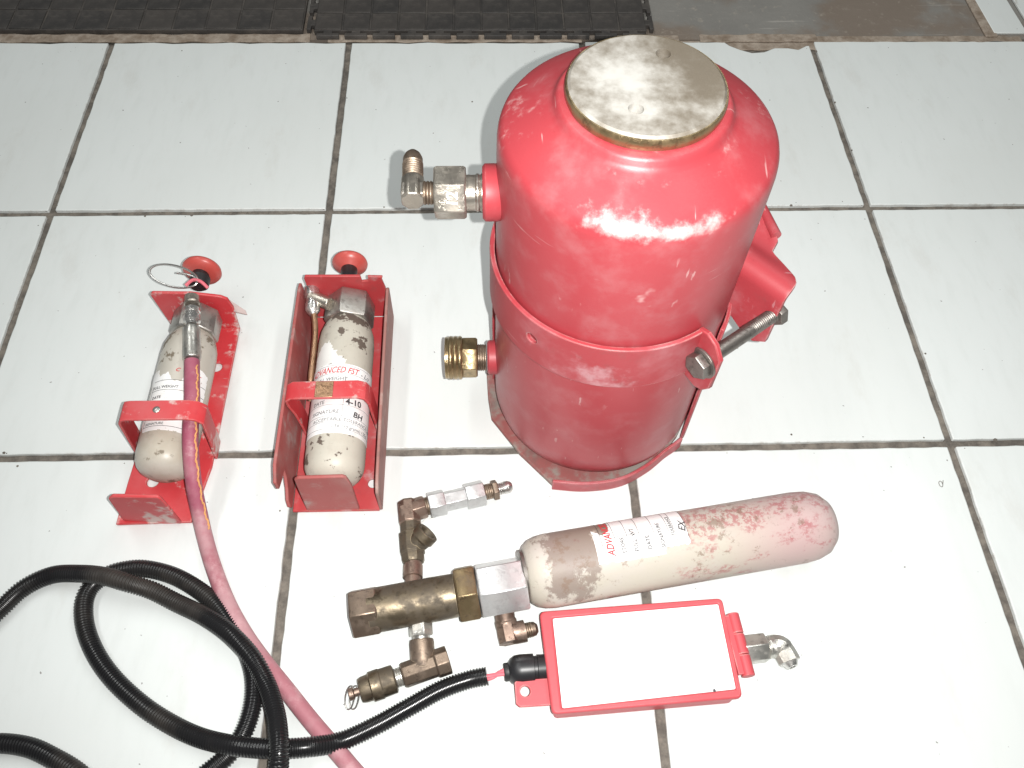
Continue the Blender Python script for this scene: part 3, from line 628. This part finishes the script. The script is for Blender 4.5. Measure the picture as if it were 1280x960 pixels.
k.prism([(at(384, 634, .003).x, yt, .0035), (at(450, 634, .003).x, yt, .0035), (.3935, yt, .055), (.391, yt, .0705), (.388, yt, .0735), (at(371, 600, .0735).x, yt, .0720), (at(367, 603, .069).x, yt, .0685)], (0, -.0036, 0)); k.build('end_tab', 'bracketC', mb, .0012)
cB0, cB1 = V((.3722, -.3835, .0330)), V((.3735, -.1915, .0345)); rB = .0282; dB = (cB1-cB0).normalized()
cylinder(cB0, cB1, rB, None, 'gas_cartridge', 'cyl', mb)
k = MB(); k.hexn(cB1-dB*.006, cB1+dB*.0270, .0262, 6, .30); k.build('valve_head', 'dullhead', mb, .0008)
# side port, nut and thin tube
pc = at(412, 380, .050); pn = at(392, 372, .050)
k = MB(); k.lathe(pc, pn, [(0, .0070), (.010, .0070), ((pc-pn).length+.004, .0078)], 20); k.build('side_port', 'steel', mb, .0008)
q0, q1 = at(390, 359, .051), at(391, 394, .048)
k = MB(); L = (q1-q0).length; k.lathe(q0, q1, [(0, .0055), (.002, .0078), (.012, .0080), (.013, .0064), (L-.014, .0064), (L-.0135, .0076), (L-.006, .0078), (L-.003, .006), (L, .0034)], 24); k.build('tube_nut', 'chrome', mb)
k = MB(); k.tube(spline([at(392, 388, .049), at(394, 415, .045), at(391, 450, .040), at(388, 480, .034), at(388, 505, .02)], .004), .0031, 12); k.build('thin_tube', 'tube', mb)
# strap
zt = .0685; yc = (at(400, 478, zt).y+at(400, 500, zt).y)/2; xa, xb = at(360, 488, zt).x, at(457, 480, zt).x; w_ = .0195
sp_ = [((.3368, yc-.002, .003), (-1, 0, 0)), ((.3355, yc-.001, .02), (-1, 0, 0)), ((.3325, yc, .042), (-1, 0, .1)), ((.3290, yc, zt-.012), (-1, 0, .3)), ((xa, yc, zt-.004), (-.9, 0, .5)), ((xa+.004, yc, zt), (0, 0, 1)), ((xb-.007, yc, zt+.001), (0, 0, 1)), ((xb-.001, yc, zt-.002), (.6, 0, .8)), ((xb+.002, yc, zt-.010), (1, 0, .2)), ((xb+.0045, yc, .003), (1, 0, 0))]
k = MB(); k.strip(sp_, (0, w_, 0), .0026); k.build('cartridge_strap', 'bracketA', mb, .0006, ang=50)
pp = at(405, 487, zt+.0035)
k = MB(); k.box((pp.x-.0085, yc-.0088, zt+.0030), (pp.x+.0085, yc+.0088, zt+.0036)); k.build('rust_patch', 'tube', mb, .0003)
kc = at(437, 334, .050); mushroom(kc, (0, 1, -.03), .0190, True, 'knob', mb, .026)
wB = WrapS(cB0, dB, (.10, 0, 1), rB)
def vB(py): return (at(410, py, .0615)-cB0).dot(dB)
vt, vb = vB(455), vB(541)
wB.patch([(-.044, vt), (.044, vt), (.044, vb), (-.044, vb)], .0002, 'paper_label', 'paper', mb, .0012)
wB.patch([(-.026, vB(428)), (-.016, vB(424)), (-.010, vB(436)), (-.003, vB(446)), (.004, vB(450)), (.002, vt), (-.034, vt), (-.033, vB(440))], .00015, 'torn_paper', 'papertorn', mb, .0007, .003)
wB.rects([(-.044, vB(y), .044, vB(y)+.00035) for y in (457.5, 467.5, 478, 492, 506, 520, 527.5, 536)]+[(.0045, vB(520), .0049, vB(467.5))], .0006, 'label_lines', 'inkgrey', mb)
text(wrapfn(wB, .0006), [('ADVANCED FST', -.0345, vB(466.2), .0098, .35, .00010, 0, .72)], 'label_heading', 'inkred', mb)
text(wrapfn(wB, .0006), [('- Lo', .0195, vB(466), .0072, .25, .0001, 0), ('FULL WEIGHT', -.0275, vB(475.5), .0054, .1, .0001, 0), ('DATE', -.0270, vB(504), .0054, .1, .0001, 0), ('SIGNATURE', -.0270, vB(516.5), .0054, .1, .0001, 0), ('ACCEPTABLE TOLERANCE 5g MAX', -.0250, vB(526), .0050, .1, .00006, 0), ('LTR (10 grams) / 20g', -.004, vB(534.5), .0046, .1, .00006, 0)], 'label_text', 'inkgrey', mb)
text(wrapfn(wB, .0007), [('4-10', .0070, vB(504.5), .0090, 0, .00025, 2), ('BH', .0150, vB(518), .0085, .1, .00025, -4)], 'handwriting', 'inkblack', mb)

# ================================================================ HOSE
hz = [(240, 452, .0675), (240, 480, .0670), (240, 505, .0660), (238, 540, .0610), (239, 575, .050), (243, 610, .034), (249, 640, .018), (257, 675, .0085), (268, 712, .0078), (285, 755, .0078), (306, 793, .0078), (330, 827, .0078), (358, 862, .0078), (388, 900, .0078), (418, 935, .0078), (448, 970, .0078), (490, 1015, .0078), (540, 1075, .0078)]
k = MB(); hp_ = spline([at(*p) for p in hz], .004); k.tube(hp_, .0073, 20); hose = k.build('rubber_hose', 'hose', None, ang=60)
hose['label'] = 'faded pink rubber hose running from the left bracket across the tiles'; hose['category'] = 'hose'
k = MB(); pts = []
for i, p in enumerate(hp_[2:44]):
    tg = (hp_[i+3]-hp_[i+2]).normalized(); sd = tg.cross(V((0, 0, 1))).normalized()
    if sd.x < 0: sd = -sd
    up = sd.cross(tg);  up = up if up.z > 0 else -up
    pts.append((p, sd, up))
for ph in (0, math.pi):
    q = []
    for i in range(len(pts)*4-4):
        (p, s, u), (p2, s2, u2) = pts[i//4], pts[i//4+1]; f = (i % 4)/4; P = p.lerp(p2, f); aa = R(33)+.10*math.sin(i*.35)
        q.append(P+(s*math.cos(aa)+u*math.sin(aa))*(.0071+(.0005+.0006*abs(mnoise.noise(V((i*.05, 1, 1)))))*math.cos(i*.55+ph))+(p2-p).normalized()*0+u*.0009*math.sin(i*.55+ph))
    k.tube(q, .0007, 6)
k.build('frayed_thread', 'thread', hose)

# ================================================================ VALVE WITH LONG GAS BOTTLE
va = thing('valve_assembly', (.56, -.49, 0), 'long worn pink and cream gas bottle screwed to a brass valve body with fittings', 'valve assembly')
bA, bB = at(656, 718.5, .0345), at(1040, 652, .0335); bL = (bB-bA).length; bD = (bB-bA).normalized(); rb_ = .0325
k = MB(); k.lathe(bA, bB, [(0, rb_*.55), (.0005, rb_*.70), (.002, rb_*.78), (.007, rb_*.90), (.014, rb_*.97), (.022, rb_), (bL*.5, rb_), (bL-.034, rb_), (bL-.022, rb_*.965), (bL-.012, rb_*.86), (bL-.005, rb_*.66), (bL-.0012, rb_*.36), (bL, 0)], 64)
# local frame of the bottle so its wear follows it
bo = k.build('gas_bottle', 'bottle', va, ang=60)
rot = bD.to_track_quat('X', 'Z').to_matrix().to_4x4(); MW = Matrix.Translation(bA-V((0, 0, .0345))-va.location) @ rot
bo.data.transform(MW.inverted()); bo.matrix_local = MW
wv = Wrap(bA, bD, V((0, 0, 1)), rb_); sv = 1 if (wv.pt(.01, .05)-wv.pt(0, .05)).y > 0 else -1
class WrapV(Wrap):                                         # page turned: x runs round the bottle away from the viewer, y towards the valve
    def pt(s, u, v, h=0.0): return Wrap.pt(s, u*sv, -v, h)
wv = WrapV(bA, bD, V((0, 0, 1)), rb_)
def bv(px, py): return (at(px, py, .062)-bA).dot(bD)
v0, v1 = bv(742, 680), bv(856, 660)
# label: u from front (negative) to back (positive)
wv.patch([(-.013, -v0), (-.013, -(v0+.014)), (-.014, -(v0+.0145)), (-.014, -(v0+.059)), (-.0085, -(v0+.060)), (-.0085, -v1), (.040, -v1), (.040, -v0-.018), (.018, -v0-.016), (.012, -v0-.009), (.02, -v0)], .0002, 'paper_label', 'paper', va, .0008, .0012)
wv.rects([(-.0095, -(v0+d), .040, -(v0+d)-.0004) for d in (.006, .018, .029, .040, .053)]+[(-.0040, -(v0+d), .036, -(v0+d)-.0004) for d in (.066, .071, .082)]+[(-.0095, -(v0+.006), -.0091, -(v0+.053)), (-.0042, -(v0+.066), -.0038, -(v0+.082)), (.0080, -(v0+.029), .0084, -(v0+.040)), (.0080, -(v0+.018), .0084, -(v0+.029))], .0006, 'label_lines', 'inkblack', va)
text(wrapfn(wv, .0006), [('ADVANCED', -.0085, -(v0+.0155), .0088, .3, .0002, 0, .85)], 'label_heading', 'inkred', va)
text(wrapfn(wv, .0006), [('STORE', -.0075, -(v0+.0255), .0048, 0, .0001, 0), ('FULL  WT', -.0080, -(v0+.0365), .0052, 0, .0001, 0), ('DATE', -.0080, -(v0+.0480), .0050, 0, .0001, 0), ('SIGNATURE', -.0085, -(v0+.0600), .0046, 0, .0001, 0), ('TOLERANCE', .000, -(v0+.0705), .0040, 0, .0001, 0), ('EX', .002, -(v0+.0805), .0085, .3, .0002, -14)], 'label_text', 'inkblack', va)
# neck and hex
za = .034
n0, n1 = at(660, 727, za), at(654, 728.5, za)
k = MB(); k.lathe(bA+bD*.001, bA-bD, [(0, .022), (.0035, .0225), (.0045, .021)], 40); k.build('neck_ring', 'bolt', va)
def ax(px, z): return at(px, 728+(656-px)*.186, z)
k = MB(); k.hexn(ax(657, za), ax(598, .032), .0245, rot=.02, ch=.04); k.build('aluminium_hex', 'silver', va, .0006)
k = MB(); k.lathe(ax(600, .032), ax(594, .032), [(0, .0205), (.004, .0205)], 36); k.build('sealing_ring', 'rubber', va)
k = MB(); k.hexn(ax(597, .032), ax(571, .031), .0258, rot=.12, ch=.05); k.build('brass_nut', 'brassnut', va, .0007)
k = MB(); p0, p1 = ax(570, .031), ax(462, .028); k.lathe(p0, p1, [(0, .0188), (.010, .0190), ((p1-p0).length, .0192)], 48); k.build('brass_body', 'brassold', va)
k = MB(); k.hexn(ax(474, .028), ax(440, .027), .0222, rot=.12, ch=.05); k.build('end_nut', 'bronze', va, .0007)
# upper branch: copper nipple, Y piece, elbow, silver union, nipple, tip
z1 = .017
k = MB(); a0, a1 = at(516, 733, .020), at(516.5, 697, z1); k.lathe(a0, a1, [(0, .0070), (.008, .0072), (.0085, .0088), (.020, .0088), (.0205, .0075), ((a1-a0).length, .0075)], 24); k.build('copper_nipple', 'copper', va)
k = MB(); a0, a1 = at(517, 704, z1), at(513, 655, .016); L = (a1-a0).length
k.lathe(a0, a1, [(0, .0095), (.003, .0108), (.009, .0108), (.0095, .0118), (L-.010, .0118), (L-.0095, .0100), (L, .0100)], 8, .39)
ym = at(516, 685, z1); yo = at(535, 665, .027); yd = (yo-ym).normalized(); LL = (yo-ym).length
k.lathe(ym, yo, [(0, .0085), (LL-.009, .0100), (LL-.008, .0112), (LL, .0112), (LL, .0078), (LL-.010, .0074), (LL-.010, 0)], 24); k.build('branch_piece', 'brassold', va, .0006)
k = MB(); e0, e1, e2 = at(513.5, 662, .016), at(511.5, 639.5, .016), at(529, 634, .016); v_, h_ = (e1-e0).normalized(), (e2-e1).normalized(); Lv, Lh = (e1-e0).length, (e2-e1).length
k.lathe(e0, e1, [(0, .0088), (.001, .0098), (.006, .0098), (.0065, .0108), (Lv+.0085, .0108), (Lv+.0105, .0088)], 8, .39)
k.lathe(e1-h_*.0085, e2, [(0, .0095), (.0015, .0108), (Lh+.0095, .0108), (Lh+.0110, .0098)], 8, .39); k.build('elbow', 'copper', va, .0012)
k = MB(); k.thread(e2, at(541, 631, .016), .0088, .0018, .08); k.build('elbow_thread', 'bronze', va)
def sv_(t): return at(536+t*68, 632-t*16, .016)
k = MB(); k.hexn(sv_(0), sv_(.30), .0128, rot=.15, ch=.05); k.build('union_nut', 'silver', va, .0004)
k = MB(); k.lathe(sv_(.28), sv_(.72), [(0, .0100), ((sv_(.28)-sv_(.72)).length, .0100)], 6, .15); k.build('union_barrel', 'silver', va, .0004)
k = MB(); k.hexn(sv_(.68), sv_(1.02), .0130, rot=.15, ch=.05); k.build('union_nut', 'silver', va, .0004)
k = MB(); k.thread(sv_(1.0), sv_(1.20), .0076, .0017, .08); k.build('flare_thread', 'bronze', va)
k = MB(); k.hexn(sv_(1.17), sv_(1.27), .0100, rot=.2); k.build('flare_nut', 'bronze', va, .0004)
k = MB(); k.thread(sv_(1.27), sv_(1.40), .0058, .0015, .08); a0, a1 = sv_(1.38), sv_(1.53); L = (a1-a0).length; k.lathe(a0, a1, [(0, .0060), (L*.5, .0062), (L*.8, .0052), (L, .0035), (L, .0018), (L-.004, .0016), (L-.004, 0)], 20); k.build('flare_tip', 'chrome', va)
k = MB(); k.tube(spline([at(537, 643, .004), at(530, 652, .003), at(523, 656, .002)], .002), .0008, 6); k.tube(spline([at(523, 656, .002), at(537, 650, .002), at(545, 645, .003)], .002), .0008, 6); k.build('seal_tape', 'papertorn', va)
# lower branch
z2 = .018
k = MB(); a0, a1 = at(524, 762, .026), at(527, 803, z2); L = (a1-a0).length; k.lathe(a0, a1, [(0, .0082), (.008, .0082), (.009, .0076), (L, .0076)], 24); k.hexn(at(525.5, 777, .023), at(526.5, 795, .020), .0105, rot=.2); k.build('zinc_nipple', 'zinc', va, .0004)
k = MB(); a0, a1 = at(527, 799, z2), at(529, 834, .014); k.lathe(a0, a1, [(0, .0100), (.003, .0106), ((a1-a0).length, .0106)], 24)
c0, c1 = at(503, 845, .014), at(561, 824.5, .014); L = (c1-c0).length
k.lathe(c0, c1, [(0, .0098), (.002, .0108), (L-.012, .0108), (L-.011, .0122), (L, .0122), (L, .0086), (L-.012, .0080), (L-.012, 0)], 8, .39); k.build('tee_piece', 'bronze', va, .0007)
d = (c0-c1).normalized()
k = MB(); k.thread(c0, c0+d*.008, .0080, .0018, .1); k.build('tee_thread', 'zinc', va)
k = MB(); r_0 = c0+d*.006; L = (at(449, 857, .014)-r_0).length
k.lathe(r_0, r_0+d, [(0, .0098), (.001, .0118), (.012, .0120), (.0125, .0126), (.021, .0126), (.0215, .0112), (L-.003, .0108), (L, .0098)], 28); k.build('relief_valve', 'brassold', va, .0004)
k = MB(); k.lathe(r_0+d*(L-.002), r_0+d*(L+.010), [(0, .0036), (.007, .0036), (.0075, .0052), (.0115, .0052)], 16); k.build('relief_pin', 'copper', va, .0003)
rp = r_0+d*(L+.0075)
for off in (-.0006, .0009):
    ring = []
    c = at(439.5, 872, .010)+V((off*1.5, 0, 0)); rx = V((.0042, .001, .003)); ry = (at(439, 886, .006)-at(440, 857, .014))/2
    for i in range(36): a_ = 2*math.pi*i/36; ring.append(c+rx*math.cos(a_)+ry*math.sin(a_)+V((off, 0, 0)))
    k = MB(); k.tube(ring, .0007, 8, closed=True); k.build('split_ring', 'wiresteel', va)
# rusty elbow under the aluminium hex
k = MB(); el = [at(630, 762, .022), at(632, 776, .017), at(635, 786, .015), at(641, 791, .015), at(650, 790, .015), at(657, 788.5, .015)]
pts = spline(el, .0014); k.tube(pts, lambda i: .0096 if i > 6 else .0088, 18); k.lathe(at(632, 776, .016), at(637.5, 803, .015), [(0, .0095), (.012, .0102), (.0195, .0098)], 8, .39)
k.build('rusty_elbow', 'copper', va, .0006)
k = MB(); a0, a1 = at(655, 789, .015), at(672, 785, .015); L = (a1-a0).length; k.thread(a0, a0.lerp(a1, .6), .0066, .0017, .08); k.lathe(a0.lerp(a1, .55), a1, [(0, .0064), (L*.25, .0060), (L*.45, .0035), (L*.45, 0)], 20); k.build('elbow_tip', 'bronze', va)

# ================================================================ RED CONTROL BOX
bx = thing('control_box', (.645, -.545, 0), 'flat red box with a blank white lid panel, side hinge and pipe elbow', 'control box')
BH = .028
c4 = [at(674, 764, BH), at(903, 747, BH), at(929, 872, BH), at(690, 893, BH)]     # lid corners
def inset(P, d):
    c = sum(P, V((0, 0, 0)))/len(P); return [p+(c-p).normalized()*d for p in P]
def rounded(P, r=.004, n=4):
    out = []
    for i, p in enumerate(P):
        a = (P[i-1]-p).normalized(); b = (P[(i+1) % len(P)]-p).normalized()
        for j in range(n+1):
            t = j/n; out.append(p+a*r*(1-t)**2+b*r*t**2)
    return out
bodyP = rounded([V((p.x, p.y, 0)) for p in inset(c4, .0035)], .004)
k = MB(); k.prism([p+V((0, 0, .0008)) for p in bodyP], (0, 0, BH-.0078)); k.build('box_body', 'box', bx, .0012)
outer = rounded(c4, .005); pan = [at(691, 773, BH), at(898, 755, BH), at(920, 861, BH), at(703, 885, BH)]
inner = rounded(pan, .0016)
k = MB(); n = len(outer); vs = {}
def ringv(P, z): return [k.bm.verts.new((p.x, p.y, z)) for p in P]
o0, o1 = ringv(outer, BH-.007), ringv(outer, BH); n1_, n0_ = ringv(inner, BH), ringv(inner, BH-.007)
for A, B in ((o0, o1), (o1, n1_), (n1_, n0_), (n0_, o0)):
    for i in range(n): k.bm.faces.new((A[i], A[(i+1) % n], B[(i+1) % n], B[i]))
k.build('lid_frame', 'box', bx, .0022, segs=4)
k = MB(); k.prism([V((p.x, p.y, BH-.006)) for p in inner], (0, 0, .0052)); pn_ = k.build('lid_panel', 'panel', bx)
def panfn(x, y): o = at(828, 801, BH); e = (c4[1]-c4[0]).normalized(); f_ = V((-e.y, e.x, 0)); p = o+e*x+f_*y; return V((p.x, p.y, BH-.0006))
text(panfn, [('. .  - .. . - II', 0, 0, .0048, 0, 0, 2)], 'faint_print', 'inkgrey', bx)
k = MB()
for px, py, s in ((725, 815, .0006), (893, 863, .0013), (865, 753, .0006)):
    p = at(px, py, BH-.0007); k.lathe(p, p+V((0, 0, 1)), [(0, s), (.0002, s*.8)], 7)
k.build('chipped_fleck', 'inkblack', bx)
# hinge on the right
h0, h1_ = at(915, 767, .024), at(936, 846, .024); hd_ = (h1_-h0).normalized(); hl = (h1_-h0).length
for i in range(3):
    k = MB(); k.lathe(h0+hd_*(hl*i/3+.0003), h1_, [(0, .0050), (.0006, .0056), (hl/3-.0010, .0056), (hl/3-.0005, .0050)], 20); k.build('hinge_knuckle', 'box', bx, .0002)
k = MB(); s_ = V((hd_.y, -hd_.x, 0)); s_ = s_ if s_.x > 0 else -s_
k.prism([h0+hd_*.002-s_*.009, h1_-hd_*.002-s_*.009, h1_-hd_*.002-s_*.001, h0+hd_*.002-s_*.001], (0, 0, .0035)); k.build('hinge_leaf', 'box', bx, .0005)
# fitting on the right
zf = .0155
k = MB(); k.hexn(at(926, 813, zf), at(957, 809.5, zf), .0130, rot=.55); k.build('port_nut', 'zinc', bx, .0006)
k = MB(); k.thread(at(955, 810, zf), at(962, 809, zf), .0098, .002, .1); pts = spline([at(959, 809.3, zf), at(970, 808, zf), at(977, 811, zf), at(984, 821, .0155), at(988, 829, .0155)], .0015); k.tube(pts, lambda i: .0104 if 2 < i < 10 else .0098, 10); k.build('pipe_elbow', 'zinc', bx, .0008)
k = MB(); a0, a1 = at(985, 823, .0155), at(991, 834, .0165); L = (a1-a0).length; k.lathe(a0, a1, [(0, .0086), (L*.45, .0086), (L*.5, .0072), (L, .0048), (L, .0028), (L-.006, .0026), (L-.006, 0)], 24); k.build('elbow_nozzle', 'chrome', bx)
# mounting lug
zt = .0215
lug = [at(694, 847, zt), at(646, 850, zt), at(643, 853, zt), at(645, 880, zt), at(650, 884, zt), at(697, 881, zt)]
hl_ = at(656.5, 864, zt)
k = MB(); k.prism(lug, (0, 0, -.0025)); k.build('mounting_lug', 'box', bx, .0007, cuts=[(hl_-V((0, 0, .02)), hl_+V((0, 0, .02)), .0042)])
# connector and wires
zc = .0150
k = MB(); a0, a1 = at(684, 835, zc), at(634, 839, zc); L = (a1-a0).length
k.lathe(a0, a1, [(0, .0115), (.008, .0118), (.0085, .0108), (.011, .0108), (.0115, .0128), (L-.012, .0130), (L-.007, .0124), (L-.003, .0100), (L-.0005, .0065), (L, 0)], 32); k.build('cable_connector', 'black', bx)
k = MB(); p = at(632, 840, zc); k.lathe(at(638, 839.5, zc), at(630, 840.5, zc), [(0, .0075), (.004, .0078), (.0055, .0070)], 24); k.build('connector_gland', 'rubber', bx)
for i, (dx, dz) in enumerate(((0, 0), (3, .002), (-3, .001))):
    k = MB(); k.tube(spline([at(634, 839+dx, .014+dz), at(624, 842+dx*.3, .013+dz), at(614, 846-dx*.5, .011+dz), at(600, 848-dx*.4, .010+dz)], .002), .0019, 8); k.build('wire', 'wire', bx)

# ================================================================ CORRUGATED CONDUIT
r_c = .0080; zb = r_c+.0004
raw = [(609, 845, .0100), (585, 850, zb), (550, 863, zb), (510, 885, zb), (470, 907, zb), (425, 927, .0105), (385, 934, .0205), (350, 936, .0225), (320, 935, .0225), (287, 931, .0215), (250, 922, .014), (215, 906, zb), (178, 882, zb), (143, 850, zb), (120, 818, zb), (107, 785, zb), (105, 755, zb), (113, 735, zb), (130, 721, zb), (152, 713, zb), (182, 711, zb), (222, 722, zb), (262, 748, zb), (287, 778, zb), (307, 812, zb), (317, 845, zb), (316, 880, zb), (305, 915, zb), (287, 942, zb), (262, 964, zb), (225, 990, zb), (175, 1010, zb), (130, 995, zb), (95, 965, zb), (65, 947, zb), (36, 934, zb), (0, 929, zb), (-40, 932, zb), (-85, 915, zb), (-95, 870, zb), (-60, 815, zb), (-25, 785, zb), (0, 762, zb), (30, 735, zb), (65, 719, .010), (100, 717, .0185), (130, 720, .0250), (158, 728, .0250), (190, 738, .018), (222, 754, .014), (255, 770, .018), (287, 792, .0250), (315, 822, .0245), (333, 855, .0215), (344, 890, .028), (348, 920, .036), (349, 945, .037), (347, 970, .028), (340, 1000, .012), (328, 1040, zb), (310, 1090, zb)]
pitch = .0025; step = pitch/4
pts = spline([at(*p) for p in raw], step)
k = MB(); k.tube(pts, lambda i: r_c if (i % 4) in (0, 1) else r_c*.87, 14); cd = k.build('corrugated_conduit', 'conduit', None, ang=50)
cd['label'] = 'black corrugated cable conduit looping over itself at the lower left'; cd['category'] = 'cable conduit'

# ---------------------------------------------------------------- small pieces go under the part they sit on
bpy.context.view_layer.update()
def nest(t, part, *names, inv=False):
    P = [o for o in t.children if o.name.split('.')[0] == part]
    if not P: return
    for o in list(t.children):
        if o.name.split('.')[0] in names:
            o.parent = P[0]
            if inv: o.matrix_parent_inverse = P[0].matrix_local.inverted()
nest(tk, 'tank_cap', 'cap_rim'); nest(tk, 'clamp_strap', 'clamp_ear'); nest(tk, 'bolt', 'bolt_head', 'bolt_nut'); nest(tk, 'outlet_nut', 'stamped_number'); nest(tk, 'elbow', 'elbow_thread', 'elbow_tip'); nest(tk, 'rear_latch', 'saddle_lip')
for t in (lb, mb): nest(t, 'gas_cartridge', 'paper_label', 'torn_paper', 'label_lines', 'label_text', 'label_heading', 'handwriting'); nest(t, 'knob', 'knob_stem', 'stem_boot'); nest(t, 'cartridge_strap', 'rivet', 'rust_patch')
nest(va, 'gas_bottle', 'paper_label', 'label_lines', 'label_text', 'label_heading', inv=True); nest(va, 'elbow', 'elbow_thread'); nest(va, 'rusty_elbow', 'elbow_tip'); nest(va, 'relief_valve', 'relief_pin', 'split_ring')
nest(bx, 'lid_frame', 'lid_panel', 'faint_print', 'chipped_fleck'); nest(bx, 'pipe_elbow', 'elbow_nozzle'); nest(bx, 'cable_connector', 'connector_gland', 'wire')
